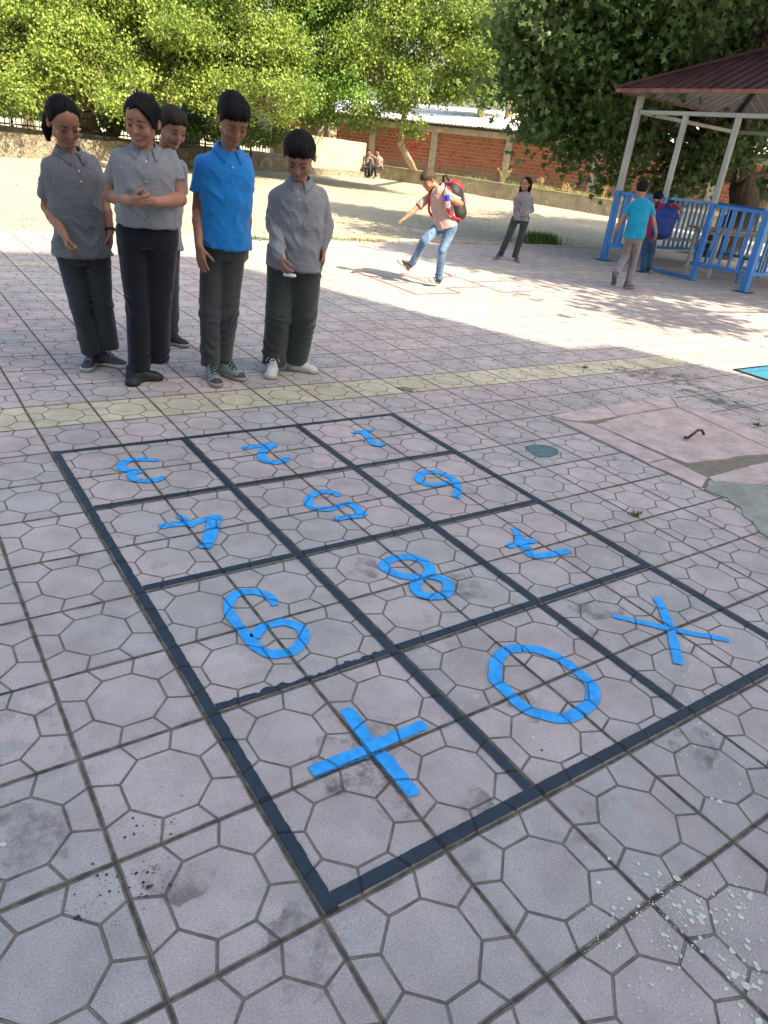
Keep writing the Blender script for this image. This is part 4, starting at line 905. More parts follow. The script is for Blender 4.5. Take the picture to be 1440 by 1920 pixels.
# ---------------------------------------------------------------- implicit surface modelling (bodies and clothes)
def smin(a, b, k):
    if k <= 0: return np.minimum(a, b)
    h = np.clip(.5+.5*(b-a)/k, 0, 1); return b*(1-h)+a*h-k*h*(1-h)
class Field:
    def __init__(s, lo, hi, h):
        s.lo = np.asarray(lo, float); s.h = h; s.n = (np.ceil((np.asarray(hi)-s.lo)/h)+1).astype(int); s.v = np.full(s.n, .2, np.float32)
    def blk(s, lo, hi, pad):
        i0 = np.clip(((np.asarray(lo)-pad-s.lo)/s.h).astype(int), 0, s.n); i1 = np.clip(((np.asarray(hi)+pad-s.lo)/s.h).astype(int)+2, 0, s.n)
        sl = tuple(slice(a, b_) for a, b_ in zip(i0, i1)); g = [s.lo[d]+s.h*np.arange(i0[d], i1[d], dtype=np.float32) for d in range(3)]
        return sl, (g[0][:, None, None], g[1][None, :, None], g[2][None, None, :])
    def add(s, prim, k=.0, sub=False):
        f, lo, hi = prim; sl, (X, Y, Z) = s.blk(lo, hi, k+s.h*2+.004); v = s.v[sl]
        if v.size == 0: return
        d = f(X, Y, Z)
        s.v[sl] = -smin(-v, d, k) if sub else smin(v, d, k)
    def cut(s, n, p):             # keep the side of the plane through p that n points away from
        n = unit(n); X, Y, Z = [s.lo[d]+s.h*np.arange(s.n[d], dtype=np.float32) for d in range(3)]
        pl = (X[:, None, None]-p[0])*n[0]+(Y[None, :, None]-p[1])*n[1]+(Z[None, None, :]-p[2])*n[2]
        s.v = np.maximum(s.v, pl.astype(np.float32))
    def at(s, P):
        q = (np.asarray(P)-s.lo)/s.h; i = np.clip(np.floor(q).astype(int), 0, s.n-2); t = np.clip(q-i, 0, 1); r = 0
        for a in (0, 1):
            for b_ in (0, 1):
                for c in (0, 1): r = r+(t[:, 0] if a else 1-t[:, 0])*(t[:, 1] if b_ else 1-t[:, 1])*(t[:, 2] if c else 1-t[:, 2])*s.v[i[:, 0]+a, i[:, 1]+b_, i[:, 2]+c]
        return r
    def mesh(s):
        F = s.v; ins = F < 0; nx, ny, nz = F.shape
        c = ins[:-1, :-1, :-1].astype(np.int8)
        for a, b_, d in ((1, 0, 0), (0, 1, 0), (0, 0, 1), (1, 1, 0), (1, 0, 1), (0, 1, 1), (1, 1, 1)): c = c+ins[a:nx-1+a, b_:ny-1+b_, d:nz-1+d]
        act = (c > 0) & (c < 8); I, J, K = np.nonzero(act); idx = np.full(act.shape, -1, np.int32); idx[I, J, K] = np.arange(len(I))
        acc = np.zeros((len(I), 3)); cnt = np.zeros(len(I))
        cor = [(a, b_, d) for a in (0, 1) for b_ in (0, 1) for d in (0, 1)]
        for p in cor:
            for ax in range(3):
                if p[ax] == 0:
                    q = list(p); q[ax] = 1; f0 = F[I+p[0], J+p[1], K+p[2]]; f1 = F[I+q[0], J+q[1], K+q[2]]; m_ = (f0 < 0) != (f1 < 0)
                    t = np.where(m_, f0/np.where(f0 == f1, 1, f0-f1), 0); pt = np.tile(np.array(p, float), (len(I), 1)); pt[:, ax] += t; acc[m_] += pt[m_]; cnt[m_] += 1
        P = s.lo+s.h*(np.stack([I, J, K], 1)+acc/cnt[:, None]); Q = []
        for ax in range(3):
            sl0 = [slice(0, -1)]*3; sl1 = [slice(0, -1)]*3; sl1[ax] = slice(1, None)
            A = ins[tuple(slice(0, F.shape[d]-1) if d == ax else slice(1, F.shape[d]-1) for d in range(3))]
            B_ = ins[tuple(slice(1, F.shape[d]) if d == ax else slice(1, F.shape[d]-1) for d in range(3))]
            e = np.argwhere(A != B_)
            if not len(e): continue
            flip = A[tuple(e.T)]; g = e.copy()
            for d in range(3):
                if d != ax: g[:, d] += 1
            u, w = [(1, 2), (2, 0), (0, 1)][ax]; o = []
            for du, dw in ((-1, -1), (0, -1), (0, 0), (-1, 0)):
                h = g.copy(); h[:, u] += du; h[:, w] += dw; o.append(idx[h[:, 0], h[:, 1], h[:, 2]])
            o = np.stack(o, 1); o[~flip] = o[~flip][:, ::-1]; Q.append(o)
        Q = np.vstack(Q); Q = Q[(Q >= 0).all(1)]
        return P, Q
def lap(P, Q, it=2, w=.5):
    e = np.vstack([Q[:, [0, 1]], Q[:, [1, 2]], Q[:, [2, 3]], Q[:, [3, 0]]]); n = len(P)
    for _ in range(it):
        a = np.zeros_like(P); c = np.bincount(e.ravel(), minlength=n).astype(float)
        for d in range(3): a[:, d] = np.bincount(e[:, 0], P[e[:, 1], d], n)+np.bincount(e[:, 1], P[e[:, 0], d], n)
        P = P*(1-w)+w*a/np.maximum(c, 1)[:, None]
    return P
def normals(P, Q):
    n = np.cross(P[Q[:, 2]]-P[Q[:, 0]], P[Q[:, 3]]-P[Q[:, 1]]); r = np.zeros_like(P)
    for j in range(4):
        for d in range(3): r[:, d] += np.bincount(Q[:, j], n[:, d], len(P))
    return r/(np.linalg.norm(r, axis=1)[:, None]+1e-12)

def cap(a, b, ra, rb=None, flat=None):
    """round cone from a to b; flat = (axis, factor): squashed by factor along axis"""
    a = np.asarray(a, float); b = np.asarray(b, float); rb = ra if rb is None else rb; ba = b-a; L2 = max(ba@ba, 1e-9)
    def f(X, Y, Z):
        x, y, z = X-a[0], Y-a[1], Z-a[2]; t = np.clip((x*ba[0]+y*ba[1]+z*ba[2])/L2, 0, 1); x = x-t*ba[0]; y = y-t*ba[1]; z = z-t*ba[2]
        d2 = x*x+y*y+z*z
        if flat is not None: q = x*flat[0][0]+y*flat[0][1]+z*flat[0][2]; d2 = d2+(flat[1]**2-1)*q*q
        return np.sqrt(d2)-(ra+(rb-ra)*t)
    r = max(ra, rb); return f, np.minimum(a, b)-r, np.maximum(a, b)+r
def ell(c, R, rad):
    c = np.asarray(c, float); R = np.asarray(R, float); rad = np.asarray(rad, float)
    def f(X, Y, Z):
        x, y, z = X-c[0], Y-c[1], Z-c[2]; q = [(x*R[i][0]+y*R[i][1]+z*R[i][2])/rad[i] for i in range(3)]
        k = np.sqrt(q[0]**2+q[1]**2+q[2]**2); k2 = np.sqrt((q[0]/rad[0])**2+(q[1]/rad[1])**2+(q[2]/rad[2])**2)+1e-6
        return k*(k-1)/k2
    e = np.sqrt(((R*rad[:, None])**2).sum(0)); return f, c-e, c+e
def loft(A, B, lat, prof, p=2.3):
    """body section swept from A (t=0) to B (t=1); prof rows: t, half width, half depth, forward offset; lat = (lateral at A, at B)"""
    A = np.asarray(A, float); B = np.asarray(B, float); ax = unit(B-A); L = np.linalg.norm(B-A); l0, l1 = [unit(np.asarray(v)-(np.asarray(v)@ax)*ax) for v in lat]
    f0 = np.cross(ax, l0); f1 = np.cross(ax, l1); pr = np.array(prof); tt = np.linspace(pr[0, 0], pr[-1, 0], 160)
    ks = np.interp(tt, pr[:, 0], np.arange(len(pr))); fr = ks-np.floor(ks); i0 = np.floor(ks).astype(int); i1 = np.minimum(i0+1, len(pr)-1)
    sm = []
    for c in (1, 2, 3): v = np.interp(tt, pr[:, 0], pr[:, c]); v = np.convolve(np.pad(v, 12, mode='edge'), np.hanning(25)/np.hanning(25).sum(), 'valid'); sm.append(v)
    def f(X, Y, Z):
        x, y, z = X-A[0], Y-A[1], Z-A[2]; h = x*ax[0]+y*ax[1]+z*ax[2]; t = h/L; tc = np.clip(t, 0, 1); W = np.interp(t, tt, sm[0]); Dp = np.interp(t, tt, sm[1]); O = np.interp(t, tt, sm[2])
        l = x*(l0[0]+(l1[0]-l0[0])*tc)+y*(l0[1]+(l1[1]-l0[1])*tc)+z*(l0[2]+(l1[2]-l0[2])*tc)
        q = x*(f0[0]+(f1[0]-f0[0])*tc)+y*(f0[1]+(f1[1]-f0[1])*tc)+z*(f0[2]+(f1[2]-f0[2])*tc)+O
        g = ((np.abs(l)/W)**p+(np.abs(q)/Dp)**p)**(1/p); d = (g-1)*np.minimum(W, Dp)
        return np.maximum(d, np.maximum(h-pr[-1, 0]*L, pr[0, 0]*L-h))
    e0, e1 = A+ax*L*pr[0, 0], A+ax*L*pr[-1, 0]; r = pr[:, 1:3].max()+abs(pr[:, 3]).max(); return f, np.minimum(e0, e1)-r, np.maximum(e0, e1)+r

# ---- heads: local frame x = the figure's left... viewer independent: (side, forward, up)
def head_axes(yaw, pitch, roll, back=False):
    y, p, r = Rd(yaw), Rd(pitch), Rd(roll); tw = -FH
    fw = (math.sin(y)*RH+math.cos(y)*tw)*math.cos(p)-UP*math.sin(p); side = unit(np.cross(fw, UP)); up = np.cross(side, fw)
    s2 = side*math.cos(r)+up*math.sin(r); u2 = -side*math.sin(r)+up*math.cos(r); return np.array([s2, fw, u2])
def build_head(F, c, R, s, sp):
    R = np.array(R); L = lambda *p: np.asarray(c)+s*(np.array(p)@R); w = sp.get('wide', 1.0)*1.11
    E = lambda p, r: ell(L(*p), R, np.array(r)*s)
    C_ = lambda a, b, ra, rb=None: cap(L(*a), L(*b), ra*s, (ra if rb is None else rb)*s)
    F.add(E((0, -.014, .030), (.070*w, .090, .078)))
    F.add(E((0, .020, -.020), (.056*w, .065, .071)), .018*s)
    F.add(E((0, .040, .036), (.054, .044, .044)), .020*s)
    for q in (-1, 1):
        F.add(C_((q*.046*w, .012, -.052), (q*.013, .060, -.088), .016, .014), .018*s)
        F.add(E((q*.032*w, .057, -.030), (.021*w, .022, .025)), .014*s)
        F.add(C_((q*.014, .081, .014), (q*.040, .070, .013), .0065, .006), .010*s)
        F.add(E((q*.0305, .096, -.002), (.0165, .017, .0105)), .010*s, sub=True)
        F.add(E((q*.0305, .0695, -.004), (.0150, .0125, .0125)), .003*s)
        # ear
        ec = (q*.072*w, -.004, -.003); Re = np.array([R[0]*1, R[1], R[2]]); a = q*.35; Re = np.array([R[0]*math.cos(a)-R[1]*math.sin(a)*-1, R[1]*math.cos(a)-R[0]*math.sin(a), R[2]]); Re = np.array([unit(v) for v in Re])
        F.add(ell(L(*ec), Re, np.array([.0075, .016, .026])*s), .005*s); F.add(ell(L(q*.080*w, .000, .001), Re, np.array([.005, .010, .017])*s), .004*s, sub=True)
    F.add(C_((0, .064, -.085), (0, .062, -.087), .0155), .014*s)
    F.add(C_((0, .080, .006), (0, .097, -.0255), .0055, .0088), .009*s)
    F.add(C_((-.0095, .086, -.0295), (.0095, .086, -.0295), .0058), .006*s)
    F.add(C_((-.006, .100, -.0355), (.006, .100, -.0355), .0036), .003*s, sub=True)
    sm = sp.get('smile', 0); mw = .019+.007*sm
    for sgn, z0, r0 in ((1, -.0502, .0052), (-1, -.0598, .0060)):
        F.add(C_((-mw*.9, .077+.001, z0+.004*sm), (0, .0845, z0), r0*.75, r0), .005*s); F.add(C_((mw*.9, .078, z0+.004*sm), (0, .0845, z0), r0*.75, r0), .005*s)
    F.add(C_((-mw, .084, -.0552+.007*sm-.004*(sm == 0)), (0, .0915, -.0552), .0018+.0022*sm, .0022+.003*sm), .002*s, sub=True); F.add(C_((mw, .084, -.0552+.007*sm-.004*(sm == 0)), (0, .0915, -.0552), .0018+.0022*sm, .0022+.003*sm), .002*s, sub=True)
def face_color(P, c, R, s, sp, skin, col):
    q = (P-np.asarray(c))@np.array(R).T/s; x, y, z = q.T; ax = np.abs(x); hd = (np.abs(x) < .10) & (z > -.115) & (z < .13) & (np.abs(y) < .13)
    fr = y > .045; sm = sp.get('smile', 0)
    def mixc(mask, c2): 
        m_ = np.clip(mask, 0, 1)[:, None]; col[:] = col*(1-m_)+np.array(c2)*m_
    S = lambda d, w: np.clip(.5-d/w, 0, 1)
    ck = S(np.hypot(ax-.037, z+.030)-.020, .03)*fr*hd; mixc(ck*.28, (.46, .17, .12))
    mixc(S(np.hypot((ax)/1.0, (z+.034)*1)-.013, .016)*fr*hd*.25, (.45, .17, .12))
    mw = .021+.007*sm
    lz = -.0552+(.006*sm-.0045*(sm == 0))*(ax/.02)**2; lip = S(np.maximum(np.abs(z-lz)-(.0085*(1-(ax/mw)**2).clip(0)), ax-mw), .003)*fr*(y > .07)*hd; mixc(lip*(1.0 if sm else .75), sp.get('lip', (.30, .10, .085)))
    lin = S(np.maximum(np.abs(z-lz)-(.0014+.0028*sm*(1-(ax/mw)**2).clip(0)), ax-mw*(.72 if sm else 1)), .0018)*fr*(y > .07)*hd; mixc(lin, (.36, .31, .26) if sm > .4 else (.08, .025, .022))
    # brows
    bz = .0165+.0035*np.sin((ax-.012)/.036*2.6)+.0040*(1-ax/.05)+sp.get('browup', 0)*(1-ax/.05)*.006; br = S(np.maximum(np.abs(z-bz)-.0046*(1.15-(ax-.012)/.05), np.maximum(.012-ax, ax-.048)), .0022)*fr*hd; mixc(br*1.0, (.012, .009, .008))
    # eyes: almond opening under a heavy upper lid, dark lash line on top
    op = sp.get('eye', .45); ez = -.0035-(1-op)*.003; ex = (ax-.0305)/.0150; hh = (.0108*op)*(1-ex**2).clip(0)+.0002
    inside = S(np.maximum(np.abs(z-ez)-hh, np.abs(ex)*.015-.0145), .0016)*fr*hd; mixc(inside, (.26, .22, .20))
    iris = S(np.hypot(ax-.0305+.001, (z-ez+.001))-.0078, .0016)*inside; mixc(iris, (.020, .010, .007))
    lash = S(np.maximum(np.abs(z-(ez+hh))-.0017, np.abs(ex)*.015-.0155), .0018)*fr*hd; mixc(lash, (.010, .007, .006))
    crease = S(np.maximum(np.abs(z-(ez+hh+.006*(1-(ex*.8)**2).clip(0)))-.0006, np.abs(ex)*.015-.0150), .0018)*fr*hd; mixc(crease*.5, tone(skin, .45))
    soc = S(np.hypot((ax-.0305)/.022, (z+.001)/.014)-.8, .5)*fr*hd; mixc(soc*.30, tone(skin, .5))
    if sp.get('stubble', 0):       # closely cropped hairline fading into the skin
        hl = S(-(z-np.interp(y, HL_Y, HL_Z)), .02)*hd; mixc(hl*sp['stubble'], (.03, .02, .016))
    return col
HL_Y = [-.11, -.085, -.03, -.012, .012, .030, .048, .065, .09]; HL_Z = [-.050, -.052, -.040, .004, -.004, .030, .050, .056, .058]
def build_hair(c, R, s, sp):
    R = np.array(R); w = sp.get('wide', 1.0)*1.11; L = lambda *p: np.asarray(c)+s*(np.array(p)@R); st = sp['hair']
    lo = np.asarray(c)-.20*s-np.array([0, 0, .30*s if st in ('long',) else .10*s]); hi = np.asarray(c)+.20*s; h = sp.get('res', .004)*.9; F = Field(lo, hi, h)
    th = {'crop': .004, 'short': .013, 'tall': .017, 'tail': .011, 'bangs': .012, 'long': .012}[st]
    F.add(ell(L(0, -.016-th*.35, .031+(.006 if st == 'tall' else 0)), R, np.array([.070*w+(th*.55+.001 if st in ('tail', 'bangs', 'long') else th*.32+.001), .089+th*.75, .078+th*(.8 if st in ('tall', 'short') else 1)])*s))
    if st in ('short', 'tall'):
        for q_ in (-1, 1): F.add(ell(L(q_*.020, .004, .058), R, np.array([.055, .078, .050+th*.3])*s), .015*s)
    X, Y, Z = [F.lo[d]+F.h*np.arange(F.n[d]) for d in range(3)]; G = np.stack(np.meshgrid(X, Y, Z, indexing='ij'), -1); q = (G-np.asarray(c))@R.T/s
    hz = np.array(HL_Z)+(.004 if st in ('tail', 'long', 'bangs') else 0)
    if st in ('tail', 'bangs', 'long'): hz = hz+np.array([-.03, -.01, 0, .004, .014, .012, .004, 0, 0])
    lz = np.interp(q[..., 1], HL_Y, hz); ws = np.abs(q[..., 0])/(.075*w)
    lz = lz-np.where(q[..., 1] > .03, .016*np.clip(ws-.45, 0, 1)*2, 0)
    if st in ('tail', 'bangs', 'long'): lz = lz+np.where(q[..., 1] > .0, (.030-.044*ws)*np.clip((q[..., 1]+.01)/.04, 0, 1), 0)
    if st in ('short', 'tall'): lz = lz-.010*(q[..., 1] > .05)*(1-ws).clip(0)+.004*np.sin(q[..., 0]*260)*(q[..., 1] > .045)
    F.v = np.maximum(F.v, ((lz-q[..., 2])*s*.8).astype(np.float32))
    if st in ('tail', 'bangs', 'long'):      # parting groove
        F.add(cap(L(.004, .075, .088), L(0, -.03, .122), .0035*s, .003*s), .004*s, sub=True)
    if st == 'bangs':
        sd_ = sp.get('bside', 1)
        for i in range(7):
            o = i*.006; a1, a2, a3 = L(sd_*.004, .070-o, .094+o*.3), L(sd_*(.058+o*.2), .062-o*.9, .050), L(sd_*(.076+o*.05), .040-o*1.0, .000-.008*(i % 3)); F.add(cap(a1, a2, .007*s, .009*s), .006*s); F.add(cap(a2, a3, .009*s, .005*s), .006*s)
        for i in range(4): F.add(cap(L(-sd_*.004, .072-i*.006, .087), L(-sd_*(.048+i*.004), .056-i*.008, .048), .006*s, .005*s), .004*s)
        F.add(ell(L(0, -.095, .0), R, np.array([.030, .030, .035])*s), .02*s)
    P, Q = F.mesh(); parts = [(P, Q)]
    if st == 'tail' or st == 'long':
        tl = sp.get('tail', [(0, -.088, -.01), (0, -.125, -.03), (.0, -.130, -.09), (0, -.12, -.15)]); 
        pts = [L(*t) for t in tl]; lo = np.min(pts, 0)-.06*s; hi = np.max(pts, 0)+.06*s; F2 = Field(lo, hi, h); rr = sp.get('tailr', [.022, .027, .024, .012])
        if isinstance(tl[0][0], (int, float)):
            for i in range(len(pts)-1): F2.add(cap(pts[i], pts[i+1], rr[i]*s, rr[i+1]*s), .012*s)
        P2, Q2 = F2.mesh(); parts.append((P2, Q2))
    if st == 'long':
        F3 = Field(np.asarray(c)-np.array([.16, .16, .40])*s, np.asarray(c)+.16*s, h)
        for sg, dn in ((sp.get('bside', 1), .30), (-sp.get('bside', 1), .10)):
            for yy in ((-.06, -.03, .0, .02) if dn > .2 else (-.07, -.045)): F3.add(cap(L(sg*.066, yy, .04), L(sg*.074, yy+.005, -.08), .020*s), .012*s); F3.add(cap(L(sg*.074, yy+.005, -.08), L(sg*.080, yy+.02, -dn), .022*s, .008*s), .012*s)
        F3.add(cap(L(0, -.085, .03), L(0, -.085, -.22), .045*s, .03*s), .02*s); parts.append(F3.mesh())
    Ps = []; Qs = []; o = 0
    for P, Q in parts:
        P = lap(P, Q, 1, .4); N = normals(P, Q); q = (P-np.asarray(c))@R.T/s
        st_ = np.stack([np.arctan2(q[:, 0], q[:, 1]+.02)*.10, q[:, 2]*.22, q[:, 1]*.22], 1); P = P+N*(noise3(st_, 190, 3)*.0016*s+noise3(q, 40, 5)*.0012*s)[:, None]
        Ps.append(P); Qs.append(Q+o); o += len(P)
        # loose strands lying over the edge of the hair and standing off the crown
        rs = np.random.default_rng(sp['seed']*17+len(Ps)); lzv = np.interp(q[:, 1], HL_Y, hz); edge = np.nonzero((np.abs(q[:, 2]-lzv) < .020))[0]; allv = np.arange(len(P))
        n_e = 1500 if len(Ps) == 1 else 300; pk = np.concatenate([rs.choice(edge if len(edge) > 50 else allv, n_e), rs.choice(allv, 900)]); B0 = P[pk]; Nn = N[pk]; qq = q[pk]
        girl = st in ('tail', 'bangs', 'long'); sgn = np.sign(qq[:, 0:1])
        dr = (R[0]*sgn*.7-R[1]*.6-R[2]*.55) if girl else (-R[2]*1.0+R[1]*.35*np.sign(qq[:, 1:2]+.01))
        dr = dr+rs.normal(size=dr.shape)*.28; dr = dr-(dr*Nn).sum(1)[:, None]*Nn; dr /= np.linalg.norm(dr, axis=1)[:, None]+1e-9; sdv = np.cross(dr, Nn)
        ln = rs.uniform(.008, .018 if girl else .012, (len(pk), 1))*s*(.6 if st == 'crop' else 1); w_ = .0011*s; b0 = B0+Nn*.0002; m_ = b0+dr*ln*.6+Nn*ln*.10; t_ = b0+dr*ln+Nn*ln*rs.uniform(-.25, .12, (len(pk), 1))
        Vs = np.stack([b0-sdv*w_, b0+sdv*w_, m_+sdv*w_*.7, m_-sdv*w_*.7, t_-sdv*w_*.2, t_+sdv*w_*.2], 1).reshape(-1, 3); kk = np.arange(len(pk))[:, None]*6+o
        Ps.append(Vs); Qs.append(np.vstack([np.array([[0, 1, 2, 3]])+kk, np.array([[3, 2, 5, 4]])+kk])); o += len(Vs)
    return np.vstack(Ps), np.vstack(Qs)

def build_hand(F, wr, d, n, th, s, curl, spread=.10, thumb=.5):
    """wr wrist, d finger direction, n palm normal, th thumb side"""
    d = unit(d); n = unit(np.asarray(n)-(np.asarray(n)@d)*d); th = unit(np.asarray(th)-(np.asarray(th)@d)*d-(np.asarray(th)@n)*n); wr = np.asarray(wr, float)
    P = lambda a, b, c: wr+s*(a*d+b*th+c*n)
    for b_ in (-.021, -.007, .008, .022): F.add(cap(P(.004, b_*.55, 0), P(.068-abs(b_)*.25, b_, .001), .0115*s, .0105*s), .010*s)
    F.add(cap(P(.012, .018, .005), P(.045, .020, .006), .012*s, .009*s), .012*s)
    for i, (b_, ln) in enumerate(((.0245, .060), (.0085, .067), (-.0075, .063), (-.0225, .050))):
        c0 = curl[i] if hasattr(curl, '__len__') else curl; p = P(.070-abs(b_)*.2, b_, .0); a = c0*.75; sdw = b_/.0245*spread; r = .0082 if i < 3 else .0072
        for j, f in enumerate((.45, .31, .26)):
            dr = math.cos(a)*unit(d+th*sdw)+math.sin(a)*n; q = p+s*ln*f*dr; F.add(cap(p, q, (r-.0007*j)*s, (r-.0007*(j+1))*s), .0018*s if j or True else 0); p = q; a += c0*(1.05 if j == 0 else .7)
    a = thumb; p = P(.020, .022, .005); dr = unit(d*.72+th*.62+n*.30)
    for j, (f, r) in enumerate(((.030, .0105), (.026, .0088), (.020, .0078))):
        q = p+s*f*dr; F.add(cap(p, q, r*s, (r-.001)*s), .004*s if j == 0 else .002*s); p = q; dr = unit(dr+(d*.5-th*.6+n*.5)*a*.6)

def shoe(parent, ankle, toe, soleh, c_up, c_toe, c_sole, s=1.0, lace=(.8, .8, .8), tilt=None, res=.004, name='shoe', label=None):
    """ankle: joint above the heel; toe: world point of the toe tip at sole level"""
    ankle = np.asarray(ankle, float); toe = np.asarray(toe, float); up = UP if tilt is None else unit(tilt)
    d = toe-ankle; d = d-(d@up)*up; L_ = np.linalg.norm(d); d = unit(d); sd_ = np.cross(d, up); ln = .225*s
    o = toe-d*ln; o = o-up*((o-toe)@up)        # heel point at sole level
    W = lambda a, b, c: o+a*d*s+b*sd_*s+c*up*s
    F = Field(W(.11, 0, .06)-.17*s, W(.11, 0, .06)+.17*s, res)
    R = np.array([d, sd_, up])
    F.add(ell(W(.045, 0, .035), R, np.array([.043, .034, .042])*s)); F.add(cap(W(.045, 0, .035), W(.165, .002, .024), .034*s, .031*s), .02*s); F.add(ell(W(.175, .002, .022), R, np.array([.045, .037, .027])*s), .015*s)
    F.add(cap(W(.055, 0, .075), W(.13, 0, .040), .027*s, .024*s), .02*s); F.add(cap(W(.048, 0, .05), W(.040, 0, .088), .032*s, .031*s), .015*s)
    F.cut(up, W(0, 0, .096)); F.cut(-up, W(0, 0, .012)); P, Q = F.mesh(); P = lap(P, Q, 1)
    q = (P-o)@R.T/s; col = np.tile(np.array(c_up, float), (len(P), 1)); m_ = (q[:, 0] > .185) | ((q[:, 2] < .035) & (q[:, 0] > .15)); col[m_] = c_toe
    m_ = (q[:, 0] < .035) & (q[:, 2] < .055); col[m_] = np.array(c_toe)*.8+np.array(c_up)*.2
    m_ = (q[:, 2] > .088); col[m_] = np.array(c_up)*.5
    sh = np_mesh(name, P, Q, mat=M_SHOE, parent=parent, colors=col)
    if label: sh['label'] = label
    F = Field(W(.11, 0, .02)-.17*s, W(.11, 0, .02)+.17*s, res)
    F.add(cap(W(.038, 0, .014), W(.10, 0, .014), .035*s, .032*s, flat=(up, 1.0))); F.add(cap(W(.10, 0, .014), W(.180, .003, .014), .032*s, .040*s), .01*s); F.add(cap(W(.18, .003, .018), W(.186, .003, .020), .039*s), .01*s)
    F.cut(up, W(0, 0, .026)); F.cut(-up, W(0, 0, .0)); P, Q = F.mesh(); P = lap(P, Q, 1, .4); q = (P-o)@R.T/s
    col = np.tile(np.array(c_sole, float), (len(P), 1)); col[q[:, 2] < .007] = np.array(c_sole)*.35; np_mesh('sole', P, Q, mat=M_SHOE, parent=sh, colors=col)
    if lace is not None:
        mb = MB()
        for i in range(4):
            a = .088+.017*i; zc = .0965-.0132*i+.002
            mb.tube([W(a, -.022, zc-.012), W(a+.004, -.008, zc+.003), W(a+.008, .008, zc+.003), W(a+.012, .022, zc-.012)], .0028*s, 6)
            mb.tube([W(a, .022, zc-.012), W(a+.004, .008, zc+.005), W(a+.008, -.008, zc+.005), W(a+.012, -.022, zc-.012)], .0028*s, 6)
        mb.tube([W(.085, 0, .104), W(.075, .03, .108), W(.09, .045, .085)], .0022*s, 6); mb.tube([W(.085, 0, .104), W(.078, -.03, .108), W(.095, -.043, .088)], .0022*s, 6)
        k = 'lace'+str(tuple(round(x, 2) for x in lace)); mt = bpy.data.materials.get(k) or plain(k, lace, .8, bump=0); mb.build('laces', mt, sh, smooth=True)
    return sh

